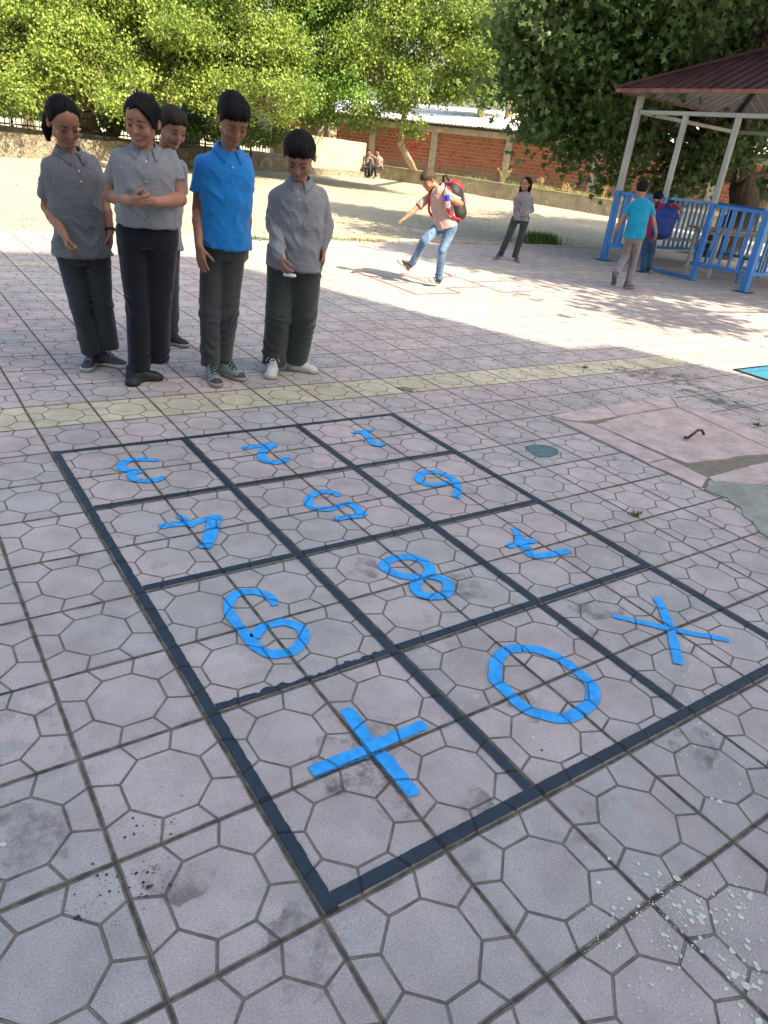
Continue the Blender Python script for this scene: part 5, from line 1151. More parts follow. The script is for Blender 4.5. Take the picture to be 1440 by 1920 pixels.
def person(sp):
    """sp: pixel joints (x, y, depth offset) read against the depth of the standing foot"""
    G = ground(*sp['foot'], k=sp.get('k', 0)); 
    if 'G' in sp: G = np.array(sp['G'], float)
    dep = (G-CAM)@FH; J = lambda t: at_depth(t[0], t[1], dep+(t[2] if len(t) > 2 else 0))
    h = sp.get('res', .0036); s = sp.get('s', 1.0); bk = -1 if sp.get('back') else 1
    N, P_ = J(sp['neck']), (J(sp['hipA'])+J(sp['hipB']))/2; sA, sB, hA, hB = [J(sp[k]) for k in ('shA', 'shB', 'hipA', 'hipB')]
    lt_s = (sB-sA)*bk; lt_h = (hB-hA)*bk; up_t = unit(N-P_); fwd = unit(np.cross(lt_s, up_t))*1.0; fwd_h = unit(np.cross(lt_h, up_t))
    # for a figure facing the viewer, lateral points to the viewer's right and forward comes toward the camera
    if (fwd@(-FH))*bk < 0: fwd = -fwd; 
    if (fwd_h@(-FH))*bk < 0: fwd_h = -fwd_h
    arms = {}
    for k, S_ in (('A', sA), ('B', sB)): arms[k] = (S_, J(sp['el'+k]), J(sp['wr'+k]))
    legs = {k: (J(sp['hip'+k]), J(sp['kn'+k]), J(sp['an'+k])) for k in 'AB'}
    Hc = J(sp['head']); HR = head_axes(sp['hrot'][0]+math.degrees(math.atan((720-sp['head'][0])/FPX)), *sp['hrot'][1:]); hs = sp.get('hs', 1.0)
    if VERB:
        ln = lambda a, b: round(float(np.linalg.norm(a-b)), 3)
        print(sp['key'], 'dep', round(dep, 2), 'torso', ln(N, P_), 'shw', ln(sA, sB), 'hipw', ln(hA, hB), 'arms', [(ln(a[0], a[1]), ln(a[1], a[2])) for a in arms.values()], 'legs', [(ln(a[0], a[1]), ln(a[1], a[2])) for a in legs.values()], 'headz', Hc[2].round(2), 'ank z', [round(a[2][2], 3) for a in legs.values()], 'neckz', N[2].round(2))
    skin = tone(sp.get('skin', (.34, .175, .105)), .80); ar = sp.get('armr', 1.0)*s; tw = sp.get('tw', 1.0)*s; td = sp.get('td', 1.0)*s
    # body ------------------------------------------------------------
    allp = np.array([N, P_, sA, sB, Hc+UP*.1]+[p for a in arms.values() for p in a]+[p for a in legs.values() for p in a]); pad = .17*max(s, .8)
    F = Field(allp.min(0)-pad, allp.max(0)+pad, h)
    prof = lambda g, gd: [(-.12, .118*tw+g, .085*td+gd, 0), (.05, .120*tw+g, .088*td+gd, 0), (.30, .108*tw+g, .082*td+gd, .0), (.55, .120*tw+g, .090*td+gd, 0), (.78, .135*tw+g, .088*td+gd, 0), (.90, .120*tw+g, .070*td+gd, .0), (.985, .055*tw+g, .045*td+gd, -.005)]
    F.add(loft(P_, N, (lt_h, lt_s), prof(-.012, -.012)))
    F.add(cap(N-up_t*.03, Hc-HR[2]*.045*hs-HR[1]*.030*hs, .042*s, .040*s*min(hs, 1.1)), .02*s)
    build_head(F, Hc, HR, hs, sp)
    for k in 'AB':
        a, b, c = arms[k]; F.add(cap(N-up_t*.045, a, .034*s, .034*ar), .03*s); m_ = a*.5+b*.5
        F.add(cap(a, m_, .036*ar, .035*ar), .015*s); F.add(cap(m_, b, .036*ar, .030*ar), .015*s)
        m2 = b*.68+c*.32; F.add(cap(b, m2, .030*ar, .0315*ar), .008*s); F.add(cap(m2, c, .0315*ar, .0205*ar), .010*s)
        hn = sp.get('hand'+k)
        if hn: 
            dd = V(*hn['d']); build_hand(F, c+unit(dd)*.004, dd, V(*hn['n']), V(*hn['t']), hn.get('s', .86)*s, hn.get('curl', .35), hn.get('spread', .10), hn.get('thumb', .5))
        a, b, c = legs[k]; F.add(cap(a, b, .062*s, .044*s), .02*s); F.add(cap(b, c, .044*s, .030*s), .01*s)
    P, Q = F.mesh(); P = lap(P, Q, 1, .35); col = np.tile(np.array(skin, float), (len(P), 1)); face_color(P, Hc, HR, hs, sp, skin, col)
    for k in 'AB':      # slightly redder, lighter fingertips and knuckles
        c = arms[k][2]; dst = np.linalg.norm(P-c, axis=1); m_ = np.clip((dst-.09)/.06, 0, 1)*(dst < .2)*(P[:, 2] < N[2]-.1 if k in 'AB' else 1); col = col*(1-.25*m_[:, None])+np.array([.50, .24, .17])*.25*m_[:, None]
    body = np_mesh('person', P, Q, mat=M_SKIN, loc=G, colors=col); tag(body, sp['label'], 'person', sp.get('group'))
    # hair
    Ph, Qh = build_hair(Hc, HR, hs, dict(sp, res=h)); np_mesh('hair', Ph, Qh, mat=sp.get('mhair', M_HAIR), parent=body)
    # shirt -------------------------------------------------------------
    hc = max(h, .0048)*1.05; Fs = Field(allp.min(0)-pad, allp.max(0)+pad, hc); hem = sp.get('hem', -.10); hw = sp.get('hemw', .02)
    pr = [(hem-.06, .125*tw+.020+hw, .092*td+.020+hw*.8, 0), (.0, .124*tw+.020+hw*.6, .092*td+.020+hw*.5, 0), (.28, .112*tw+.020+sp.get('belly', 0), .086*td+.018+sp.get('belly', 0), 0), (.55, .122*tw+.016, .092*td+.016, 0), (.78, .136*tw+.010, .088*td+.012, 0), (.90, .118*tw+.008, .070*td+.012, 0), (.975, .052*tw+.014, .046*td+.012, -.004)]
    Fs.add(loft(P_, N, (lt_h, lt_s), pr)); sl_ = sp['sleeve']
    for k in 'AB':
        a, b, c = arms[k]; base = N-up_t*.040; Fs.add(cap(base, a-up_t*.004, .040*s, (.041*s)), .035*s)
        if sl_ == 'short':
            f = sp.get('slen', .70); e = a+(b-a)*f; G2 = Field(np.minimum(a, b)-.12, np.maximum(a, b)+.12, hc); G2.add(cap(a, a+(b-a)*(f+.25), .042*ar, .052*ar)); G2.cut(unit(b-a), e)
            G2.add(cap(e-(b-a)*.10, e+(b-a)*.3, .0415*ar, .0425*ar), 0, sub=True); 
            i0 = np.round((G2.lo-Fs.lo)/Fs.h).astype(int); lo_ = Fs.lo+i0*Fs.h
            # resample onto the shirt grid
            G3 = Field(lo_, lo_+(G2.n-1)*Fs.h, Fs.h); G3.add(cap(a, a+(b-a)*(f+.25), .042*ar, .052*ar)); G3.cut(unit(b-a), e); G3.add(cap(e-(b-a)*.10, e+(b-a)*.3, .0405*ar, .0425*ar), 0, sub=True)
            j0 = np.clip(i0, 0, None); j1 = np.minimum(i0+G3.n, Fs.n); sl3 = tuple(slice(u, w) for u, w in zip(j0, j1)); sg = tuple(slice(u-i, w-i) for u, w, i in zip(j0, j1, i0))
            Fs.v[sl3] = smin(Fs.v[sl3], G3.v[sg], .008*s)
        else:
            Fs.add(cap(a, b, .042*ar, .041*ar), .009*s); Fs.add(cap(b, c-(c-b)*sp.get('cuff', .04), .041*ar, .030*ar), .012*s)
    if sp.get('collar', True): ff = fwd; Fs.add(cap(N+ff*.070*s+up_t*.045*s, N+ff*.088*s-up_t*.045*s, .036*s, .012*s), .006*s, sub=True)
    hp = P_+up_t*hem*np.linalg.norm(N-P_)
    tl = sp.get('hemtilt', 0); 
    # cut the hem only around the trunk so that long sleeves survive
    X, Y, Z = [Fs.lo[d]+Fs.h*np.arange(Fs.n[d], dtype=np.float32) for d in range(3)]; X, Y, Z = X[:, None, None], Y[None, :, None], Z[None, None, :]
    ht = -((X-hp[0])*up_t[0]+(Y-hp[1])*up_t[1]+(Z-hp[2])*up_t[2]); 
    if sl_ == 'short' or sp.get('hemall', 1): Fs.v = np.maximum(Fs.v, ht.astype(np.float32)) if sl_ == 'short' else np.where(ht > 0, np.maximum(Fs.v, np.minimum(ht, _arm_dist(arms, X, Y, Z, ar))), Fs.v).astype(np.float32)
    sdf = Fs
    P, Q = Fs.mesh(); P = lap(P, Q, 2, .5); Nn = normals(P, Q)
    t = ((P-P_)@up_t)/np.linalg.norm(N-P_); lat = (P-P_)@unit(lt_s); fd = (P-P_)@fwd
    wr_ = sp.get('wrk', 1.0); q1 = np.stack([lat*1.0+t*.22, fd, t*.42-abs(lat)*.9], 1)
    n1 = noise3(q1, 11, sp['seed']); n2 = noise3(q1, 23, sp['seed']+3); rid = (1-np.abs(n1)*2).clip(0)**2
    amp = 1.25*(.3+.7*np.clip((.85-t)*3, 0, 1))*wr_
    P = P+Nn*((n1*.0055+rid*.0050+n2*.0022)*amp)[:, None]
    hemf = np.clip(1-(t-hem)/.02, 0, 1)*(t < hem+.05); P = P+Nn*(hemf*.0012)[:, None]
    shirt = np_mesh('shirt', P, Q, mat=sp['mshirt'], parent=body)
    if sp.get('collar', True): collar(shirt, sdf, N, up_t, lt_s, fwd, s*tw/s if False else s, sp)
    # trousers ------------------------------------------------------------
    Ft = Field(allp.min(0)-pad, allp.max(0)+pad, hc); lr = sp.get('legr', (.080, .060, .052)); tt = hem+sp.get('waist', .06)
    Ft.add(loft(P_, N, (lt_h, lt_s), [(-.14, .096*tw, .080*td, 0), (-.04, .124*tw, .097*td, 0), (max(tt, .10), .122*tw, .092*td, 0)]))
    ends_ = []
    for k in 'AB':
        a, b, c = legs[k]; dn = unit(c-b); e = c+dn*sp.get('cufflen', .035)
        Ft.add(cap(a+UP*.01, b, lr[0]*s, lr[1]*s), .020*s); Ft.add(cap(b, e+dn*.1, lr[1]*s, lr[2]*s), .015*s); ends_.append((e, dn))
    X, Y, Z = [Ft.lo[d]+Ft.h*np.arange(Ft.n[d], dtype=np.float32) for d in range(3)]; X, Y, Z = X[:, None, None], Y[None, :, None], Z[None, None, :]
    # each leg is cut by its own hem plane
    dA = (X-ends_[0][0][0])**2+(Y-ends_[0][0][1])**2+(Z-ends_[0][0][2])**2; dB = (X-ends_[1][0][0])**2+(Y-ends_[1][0][1])**2+(Z-ends_[1][0][2])**2
    pl = [((X-e[0])*dn[0]+(Y-e[1])*dn[1]+(Z-e[2])*dn[2]) for e, dn in ends_]
    near = np.minimum(dA, dB) < .26**2; Ft.v = np.where(near, np.maximum(Ft.v, np.where(dA < dB, pl[0], pl[1])), Ft.v).astype(np.float32)
    P, Q = Ft.mesh(); P = lap(P, Q, 2, .5); Nn = normals(P, Q); disp = np.zeros(len(P))
    for k in 'AB':
        a, b, c = legs[k]
        for cen, r, am, fq in ((b, .10, .0045, 30), (c, .13, .0065, 28), (a*.9+P_*.1, .13, .004, 18)):
            ax_ = unit(c-b); u = (P-cen)@ax_; d_ = np.linalg.norm(P-cen, axis=1); m_ = np.clip(1-d_/(r*s*1.5), 0, 1)**.8; la = noise3(P, 8, sp['seed'])*2.2
            disp += m_*am*wr_*((1-np.abs(np.sin(u*fq*3.14/2/s+la*2.2+noise3(P, 14, 2)*1.6))**.6)*2.2-.7)*np.clip(.5+noise3(P, 11, sp['seed']+5)*1.8, 0, 1.2)
    disp += noise3(P*np.array([1, 1, .45]), 14, sp['seed']+9)*.0045*wr_
    P = P+Nn*disp[:, None]; np_mesh('trousers', P, Q, mat=sp['mpants'], parent=body)
    for k in 'AB':
        tp = sp['toe'+k]; kk = sp.get('k', 0)
        if len(tp) == 2: T3 = ground(*tp, k=kk) if kk == 0 else ground(*tp, k=kk); tilt = None; T3 = T3.copy()
        else: T3 = J(tp); tilt = V(*sp['tilt'+k]) if 'tilt'+k in sp else None
        if sp.get('flatz') is not None and len(tp) == 2: T3[2] = sp['flatz']
        shoe(body, legs[k][2], T3, 0, *sp['shoe'], s=s*sp.get('shs', .95), lace=sp.get('lace', (.7, .7, .7)), tilt=tilt, res=min(h, .005))
    return dict(body=body, arms=arms, fwd=fwd, N=N, P=P_, up=up_t, lat=unit(lt_s), sdf=sdf, J=J, dep=dep, s=s)
def _arm_dist(arms, X, Y, Z, ar):
    r = None
    for a, b, c in arms.values():
        for u, w in ((a, b), (b, c)):
            d = cap(u, w, .062*ar, .050*ar)[0](X, Y, Z); r = d if r is None else np.minimum(r, d)
    return r
def collar(shirt, sdf, N, up, lat, fwd, s, sp):
    """turned down polo collar: a folded band round the neck, open at the front, with two points; plus placket and buttons"""
    lat = unit(lat-(lat@up)*up); f = np.cross(up, lat); f = f if f@fwd > 0 else -f
    k = 48; gap = sp.get('cgap', .30); th = np.linspace(gap, 2*math.pi-gap, k); rows = []
    rx, ry = .052*s, .052*s; c = N+up*(.004*s)-f*.004
    for j, (ro, dz) in enumerate(((.000, .014), (.003, .020), (.008, .020), (.013, .010), (.021, -.006), (.028, -.017))):
        ring = []
        for t in th:
            fr = math.cos(t); e = min(t-gap, 2*math.pi-gap-t); pt = max(0, 1-e/.55)             # toward the front points
            z = dz*s+(-.030*fr*s if fr > 0 else .014*s*(-fr)); r = ro*s; ex = 1+pt*.75 if j > 2 else 1
            zz = z-(pt*.018*s*(j-2)/3 if j > 2 else 0); p = c+f*(math.cos(t)*(ry+r*ex))+lat*(math.sin(t)*(rx+r*ex))+up*zz; ring.append(p)
        rows.append(ring)
    A = np.array(rows)
    # let the outer rows lie on the shirt
    for j in (3, 4, 5):
        for it in range(8):
            P = A[j]; d = sdf.at(P); e = .003; g = np.stack([sdf.at(P+np.eye(3)[i]*e)-d for i in range(3)], 1)/e; gn = np.linalg.norm(g, axis=1)[:, None]+1e-6; tgt = (.0075, .0055, .0045)[j-3]
            w = np.where((d < tgt) | (j == 5), 1.0, .0)[:, None]; A[j] = P+g/gn*(tgt-d).clip(-.02, .02)[:, None]*w*.7
    th_ = .0022; n0 = len(rows); V1 = A.reshape(-1, 3); cen = c
    mb = MB(); F = [(i*k+j, i*k+j+1, (i+1)*k+j+1, (i+1)*k+j) for i in range(n0-1) for j in range(k-1)]; mb.add(V1, F); co = mb.build('collar', sp.get('mcollar', sp['mshirt']), shirt, smooth=True)
    m_ = co.modifiers.new('thick', 'SOLIDIFY'); m_.thickness = .0035; m_.offset = 0
    # placket strip and buttons following the chest
    T0 = N+f*.060*s-up*.045*s; zs = np.linspace(0, .105*s, 12); pts = []
    for z in zs:
        p = T0-up*z+f*.05
        for it in range(25):
            d = sdf.at(p[None])[0]
            if abs(d-.0012) < .0004: break
            p = p-f*(d-.0012)*.8
        pts.append(p)
    pts = np.array(pts); w = .012*s; Vv = np.vstack([pts-lat*w+f*.0002, pts-lat*w*.9+f*.0016, pts+lat*w*.9+f*.0016, pts+lat*w+f*.0005]); n_ = len(pts)
    mb = MB(); mb.add(Vv, [(r*n_+i, (r+1)*n_+i, (r+1)*n_+i+1, r*n_+i+1) for r in range(3) for i in range(n_-1)]+[(n_-1, 2*n_-1, 3*n_-1, 4*n_-1)]); mb.build('placket', sp['mshirt'], shirt, smooth=False)
    bt = bpy.data.materials.get('shirt button') or plain('shirt button', (.55, .56, .58), .3, bump=0)
    for i in sp.get('buttons', (4, 9)):
        p = pts[i]+f*.0030; mb = MB(); mb.tube([p-f*.002, p+f*.001, p+f*.0018], [.0052*s, .0052*s, .004*s], 12); mb.build('button', bt, shirt, smooth=True)

# ---------------------------------------------------------------- the children
M_GREY = mat_cloth('heather grey pique', (.225, .235, .255), heather=.55, bump=.45)
M_GREY2 = mat_cloth('darker heather grey pique', (.150, .158, .172), heather=.55, bump=.45)
M_BLUES = mat_cloth('bright blue pique', (.010, .170, .470), bump=.45)
M_CHAR = mat_cloth('charcoal twill', (.033, .037, .043), bump=.6); M_NAVYT = mat_cloth('near black navy cloth', (.0060, .0075, .013), bump=.5)
M_OLIVE = mat_cloth('grey green trouser cloth', (.040, .047, .045), bump=.5); M_SLATE = mat_cloth('slate trouser cloth', (.030, .040, .052), bump=.5)
M_JEAN = mat_cloth('washed blue denim', (.070, .130, .240), fade=(.25, .36, .50), bump=.5); M_JEAND = mat_cloth('mid blue denim', (.040, .085, .170), fade=(.08, .15, .26), bump=.5)
M_BEIGE = mat_cloth('pinkish beige jersey', (.400, .270, .240), bump=.4); M_TURQ = mat_cloth('turquoise jersey', (.006, .230, .400), bump=.45); M_RASP = mat_cloth('raspberry jersey', (.380, .020, .060), bump=.4)
M_PALEG = mat_cloth('pale grey denim', (.170, .155, .165), fade=(.26, .24, .24), bump=.5)
M_CHARL = mat_cloth('lighter charcoal twill', (.045, .048, .050), bump=.4)
KIDS = {}
def kid(**sp): KIDS[sp['key']] = person(sp)

kid(key='G1', seed=1, foot=(175, 688), label='girl with low ponytail, darker grey polo and purple shoes, leftmost of the front group', neck=(130, 285, .0), head=(120, 229, -.055), hrot=(20, 27, -7), hs=.97, wide=.95,
    hair='tail', tail=[(.020, -.085, -.005), (.042, -.105, -.03), (.055, -.095, -.085), (.058, -.078, -.135)], tailr=[.020, .026, .026, .012], eye=.5, skin=(.33, .175, .11), browup=0,
    shA=(93, 312, -.07), shB=(170, 306, .08), elA=(88, 388, -.02), wrA=(122, 443, -.17), elB=(195, 381, .08), wrB=(207, 434, .03), hipA=(130, 470, -.01), hipB=(180, 467, .03),
    knA=(150, 573, -.02), knB=(192, 570, .04), anA=(168, 650, .0), anB=(204, 643, .06), toeA=(160, 699), toeB=(240, 691), slen=.74, sleeve='short', hem=-.055, hemw=.016, tw=.98, mshirt=M_GREY2, mpants=M_CHAR, wrk=1.25,
    legr=(.072, .058, .052), shoe=((.045, .035, .065), (.05, .04, .07), (.42, .42, .38)), lace=(.30, .26, .36),
    handA=dict(d=(.35, -.85, .45), n=(.75, .15, -.4), t=(.55, .0, .85), curl=(.75, .85, .9, .95), thumb=.9), handB=dict(d=(.03, -1, .05), n=(-1, 0, .2), t=(-.1, 0, 1), curl=.32))
kid(key='G2', seed=2, foot=(276, 715), label='smiling girl with side-swept fringe and clasped hands, in black trousers', neck=(271, 278, .0), head=(266, 227, -.05), hrot=(-22, 17, 4), hs=.96, wide=1.04, smile=.42,
    hair='bangs', bside=-1, eye=.6, browup=1, skin=(.38, .20, .135), shA=(226, 296, -.045), shB=(318, 298, .045), elA=(206, 367, .03), wrA=(245, 377, -.175), elB=(338, 374, .03), wrB=(291, 379, -.165),
    hipA=(250, 440, -.02), hipB=(303, 440, .02), knA=(260, 575, -.01), knB=(297, 572, .04), anA=(262, 672, .0), anB=(297, 660, .06), toeA=(243, 726), toeB=(306, 711), slen=.55, sleeve='short', hem=.115, hemw=.004, belly=.012, tw=1.06, td=1.12, armr=1.08,
    mshirt=M_GREY, mpants=M_NAVYT, waist=.16, legr=(.088, .068, .060), shoe=((.012, .016, .020), (.014, .018, .022), (.018, .020, .023)), lace=(.02, .025, .03), cufflen=.055, buttons=(1,), cgap=.45,
    handA=dict(d=(.85, .05, .25), n=(.1, .35, -.9), t=(.1, .95, .2), curl=(.55, .6, .6, .6), thumb=.6, s=.88), handB=dict(d=(-.85, .15, .30), n=(-.3, -.5, -.8), t=(-.2, .9, .3), curl=(.65, .7, .75, .8), thumb=.5, s=.88))
kid(key='BB', seed=3, foot=(338, 648), label='boy with cropped hair half hidden behind the smiling girl, one dark shoe showing', neck=(308, 287, .04), head=(323, 239, -.03), hrot=(32, 24, 2), hs=.96, hair='short', mhair=M_HAIRB, stubble=.4, eye=.6,
    skin=(.34, .18, .12), shA=(268, 311, .03), shB=(338, 314, .0), elA=(262, 375, .05), wrA=(262, 430, .03), elB=(336, 378, .08), wrB=(330, 430, .10), hipA=(274, 450, .0), hipB=(316, 450, .02), knA=(280, 540, 0), knB=(318, 540, 0),
    anA=(290, 615, .0), anB=(320, 622, .0), toeA=(300, 655), toeB=(356, 652), sleeve='short', hem=-.06, mshirt=M_GREY, mpants=M_SLATE, legr=(.075, .058, .050), shoe=((.014, .018, .018), (.016, .02, .02), (.33, .31, .28)), lace=(.05, .05, .05), res=.0055,
    handA=dict(d=(0, -1, 0), n=(1, 0, 0), t=(0, 0, 1)), handB=dict(d=(0, -1, 0), n=(-1, 0, 0), t=(0, 0, 1)))
kid(key='BL', seed=4, foot=(415, 710), label='tall dark haired boy in a bright blue polo shirt looking down', neck=(428, 281, .0), head=(437, 226, -.055), hrot=(22, 33, -2), hs=.98, hair='tall', wide=.93, eye=.5,
    skin=(.31, .155, .095), shA=(381, 306, -.04), shB=(457, 302, .07), elA=(371, 392, -.02), wrA=(373, 462, -.14), elB=(461, 392, .08), wrB=(462, 462, .05), hipA=(401, 460, 0), hipB=(438, 458, .02),
    knA=(394, 588, -.02), knB=(427, 585, .03), anA=(394, 672, .0), anB=(420, 662, .07), toeA=(410, 728), toeB=(461, 716), slen=.62, sleeve='short', hem=-.015, hemw=.012, tw=.98, mshirt=M_BLUES, mpants=M_CHARL,
    legr=(.071, .059, .052), shoe=((.20, .24, .25), (.035, .045, .048), (.30, .26, .21)), lace=(.012, .014, .022),
    handA=dict(d=(.18, -.95, .12), n=(.35, .1, -.9), t=(.85, 0, .5), curl=(.18, .16, .2, .25), thumb=.25, s=.95), handB=dict(d=(.0, -.95, .05), n=(-1, 0, -.1), t=(-.1, 0, 1), curl=(.8, .85, .9, .9), thumb=.7, s=.9), cgap=.4, buttons=(3,))
kid(key='GB', seed=5, foot=(548, 700), label='boy in a long sleeved grey polo holding out a piece of chalk', neck=(563, 339, .0), head=(561, 293, -.07), hrot=(-2, 38, 0), hs=1.03, wide=1.05, hair='short', eye=.5,
    skin=(.36, .185, .12), shA=(520, 370, -.01), shB=(598, 366, .03), elA=(512, 424, -.05), wrA=(527, 486, -.24), elB=(611, 415, .06), wrB=(606, 466, -.01), hipA=(530, 497, 0), hipB=(574, 495, .0),
    knA=(523, 590, -.04), knB=(571, 590, .0), anA=(514, 664, .0), anB=(556, 662, .07), toeA=(507, 713), toeB=(597, 701), sleeve='long', hem=-.03, hemw=.014, belly=.016, tw=1.06, td=1.12, armr=1.1, mshirt=M_GREY, mpants=M_OLIVE,
    legr=(.094, .078, .072), cufflen=.05, wrk=1.5, shoe=((.52, .53, .48), (.50, .50, .45), (.40, .37, .32)), lace=(.6, .6, .57), cuff=.06, buttons=(5,),
    handA=dict(d=(.35, -.65, .55), n=(.8, .1, -.5), t=(.35, .25, .9), curl=(.6, .8, .9, .95), thumb=.8, s=.9), handB=dict(d=(.0, -1, .0), n=(-.8, 0, .5), t=(-.5, 0, .9), curl=(.3, .4, .45, .5), s=.88))

kid(key='K', seed=6, foot=(824, 538), s=.92, label='boy hopping on one leg with a red and black backpack, arm stretched out', neck=(822, 351, .0), head=(803, 338, -.02), hrot=(-38, 38, -6), hs=.90, wide=1.0, hair='short', mhair=M_HAIRS, stubble=.5, eye=.3,
    skin=(.40, .21, .13), shA=(806, 368, .10), shB=(848, 370, -.08), elA=(777, 394, .02), wrA=(757, 411, -.06), elB=(864, 382, -.10), wrB=(846, 374, -.30), hipA=(826, 424, .04), hipB=(846, 428, -.05),
    knA=(795, 452, -.14), knB=(829, 470, -.07), anA=(775, 490, -.02), anB=(823, 517, -.02), toeA=(744, 489, -.06), tiltA=(.62, .78, .1), toeB=(804, 527, -.08), tiltB=(.45, .88, .2), slen=.75, sleeve='short', hem=-.02, hemw=.018, tw=.95, mshirt=M_BEIGE, mpants=M_JEAN,
    legr=(.072, .052, .044), shoe=((.06, .05, .065), (.50, .46, .46), (.42, .33, .26)), lace=(.4, .35, .4), res=.0055, buttons=(3,),
    handA=dict(d=(-.8, -.5, .1), n=(.2, -.9, .3), t=(.1, .5, .85), curl=(1.5, 1.5, 1.5, 1.5), thumb=1.1, s=.95), handB=dict(d=(-.8, .2, .4), n=(-.1, -.2, -1), t=(0, 1, .1), curl=.8, s=.9))
kid(key='SG', seed=7, foot=(952, 487), s=.86, label='small girl with long dark hair watching with a hand at her mouth', neck=(985, 359, .02), head=(986, 345, -.0), hrot=(-30, 4, 4), hs=.86, wide=1.0, hair='long', bside=1, tail=[(0, -.09, .0), (0, -.10, -.06), (0, -.10, -.13), (0, -.09, -.2)], tailr=[.04, .045, .04, .02], eye=.5,
    skin=(.36, .20, .13), shA=(967, 373, -.01), shB=(995, 373, .03), elA=(967, 394, -.04), wrA=(975, 372, -.16), elB=(997, 394, .06), wrB=(987, 402, -.10), hipA=(966, 412, 0), hipB=(985, 412, .02),
    knA=(953, 444, -.01), knB=(977, 444, .01), anA=(939, 476, .0), anB=(966, 479, .0), toeA=(927, 488), toeB=(972, 493), sleeve='long', hem=-.02, hemw=.010, mshirt=M_GREY, mpants=M_CHARL, legr=(.078, .060, .054), shoe=((.12, .06, .10), (.14, .08, .12), (.30, .18, .22)), lace=None, res=.0065,
    handA=dict(d=(.05, .95, .2), n=(.3, 0, -.9), t=(.8, .1, .2), curl=(1.0, 1.0, 1.0, 1.0), s=.9), handB=dict(d=(-.8, -.3, .3), n=(0, -.3, -.9), t=(0, .9, .2), curl=.4, s=.85), collar=False)
kid(key='W', seed=8, foot=(1178, 543), s=.94, back=True, label='boy in a turquoise t-shirt walking away toward the shelter', neck=(1204, 370, .0), head=(1204, 355, .03), hrot=(172, 14, 0), hs=.90, wide=1.0, hair='short', eye=.3,
    skin=(.33, .175, .115), shA=(1184, 386, .0), shB=(1220, 387, .0), elA=(1167, 411, .02), wrA=(1152, 434, .03), elB=(1225, 412, .0), wrB=(1230, 436, -.08), hipA=(1181, 444, 0), hipB=(1197, 446, 0),
    knA=(1173, 480, .08), knB=(1189, 484, .08), anA=(1156, 510, -.16), anB=(1178, 529, .0), toeA=(1150, 536, -.08), tiltA=(.0, .15, -1), toeB=(1190, 541, .06), tiltB=(0, 1, 0), slen=.62, sleeve='short', hem=-.02, hemw=.014, mshirt=M_TURQ, mpants=M_PALEG,
    legr=(.070, .052, .046), shoe=((.06, .07, .07), (.10, .11, .10), (.20, .19, .15)), lace=None, res=.006, collar=False,
    handA=dict(d=(-.2, -.95, .1), n=(1, -.1, .1), t=(0, 0, -1), curl=.35, s=.9), handB=dict(d=(.15, -.95, .2), n=(-1, 0, 0), t=(0, 0, -1), curl=.4, s=.9))
kid(key='BP', seed=9, foot=(1208, 512), s=.94, back=True, label='boy in a raspberry shirt and jeans bent under a big blue backpack', neck=(1242, 381, .06), head=(1233, 372, .16), hrot=(150, 30, 0), hs=.90, wide=1.0, hair='short', eye=.3,
    skin=(.33, .175, .115), shA=(1227, 392, .08), shB=(1257, 387, -.02), elA=(1221, 417, .06), wrA=(1213, 437, .0), elB=(1275, 388, -.06), wrB=(1278, 398, -.20), hipA=(1211, 444, 0.05), hipB=(1224, 444, 0),
    knA=(1208, 474, .07), knB=(1222, 471, .05), anA=(1206, 504, .05), anB=(1215, 502, .10), toeA=(1189, 513, .08), tiltA=(0, 1, 0), toeB=(1202, 508, .18), tiltB=(0, 1, 0), slen=.72, sleeve='short', hem=-.02, hemw=.014, mshirt=M_RASP, mpants=M_JEAND,
    legr=(.072, .058, .052), shoe=((.035, .035, .04), (.30, .30, .30), (.30, .28, .25)), lace=None, res=.006, collar=False,
    handA=dict(d=(-.1, -.95, .1), n=(1, 0, .1), t=(0, 0, -1), curl=.4), handB=dict(d=(-.1, -.9, .3), n=(-.6, 0, .6), t=(-.6, 0, -.6), curl=.9, s=.9))
kid(key='S1', seed=10, foot=(697, 334), k=.02, s=.92, label='seated child on the right of the pair on the low wall, pale top, arm raised', neck=(710, 293, .05), head=(708, 285, .05), hrot=(-40, 5, 0), hs=.92, hair='short', mhair=M_HAIR, skin=(.36, .20, .14), eye=.5,
    shA=(705, 297, .12), shB=(716, 298, 0), elA=(702, 294, .0), wrA=(698, 292, -.15), elB=(717, 307, .0), wrB=(711, 311, -.15), hipA=(709, 315, .15), hipB=(715, 315, .05), knA=(699, 314, -.18), knB=(704, 315, -.25), anA=(696, 329, -.20), anB=(704, 330, -.28),
    toeA=(692, 333.5), toeB=(700, 334.5), slen=.6, sleeve='short', hem=-.05, mshirt=M_BEIGE, mpants=M_NAVYT, legr=(.078, .06, .05), shoe=((.4, .4, .4), (.4, .4, .4), (.5, .5, .48)), lace=None, res=.009, collar=False,
    handA=dict(d=(-1, .1, .1), n=(0, 0, -1), t=(0, 1, 0), curl=.3, s=1.1), handB=dict(d=(-.8, -.2, .4), n=(0, -1, 0), t=(0, 0, 1), curl=.4, s=1.1))
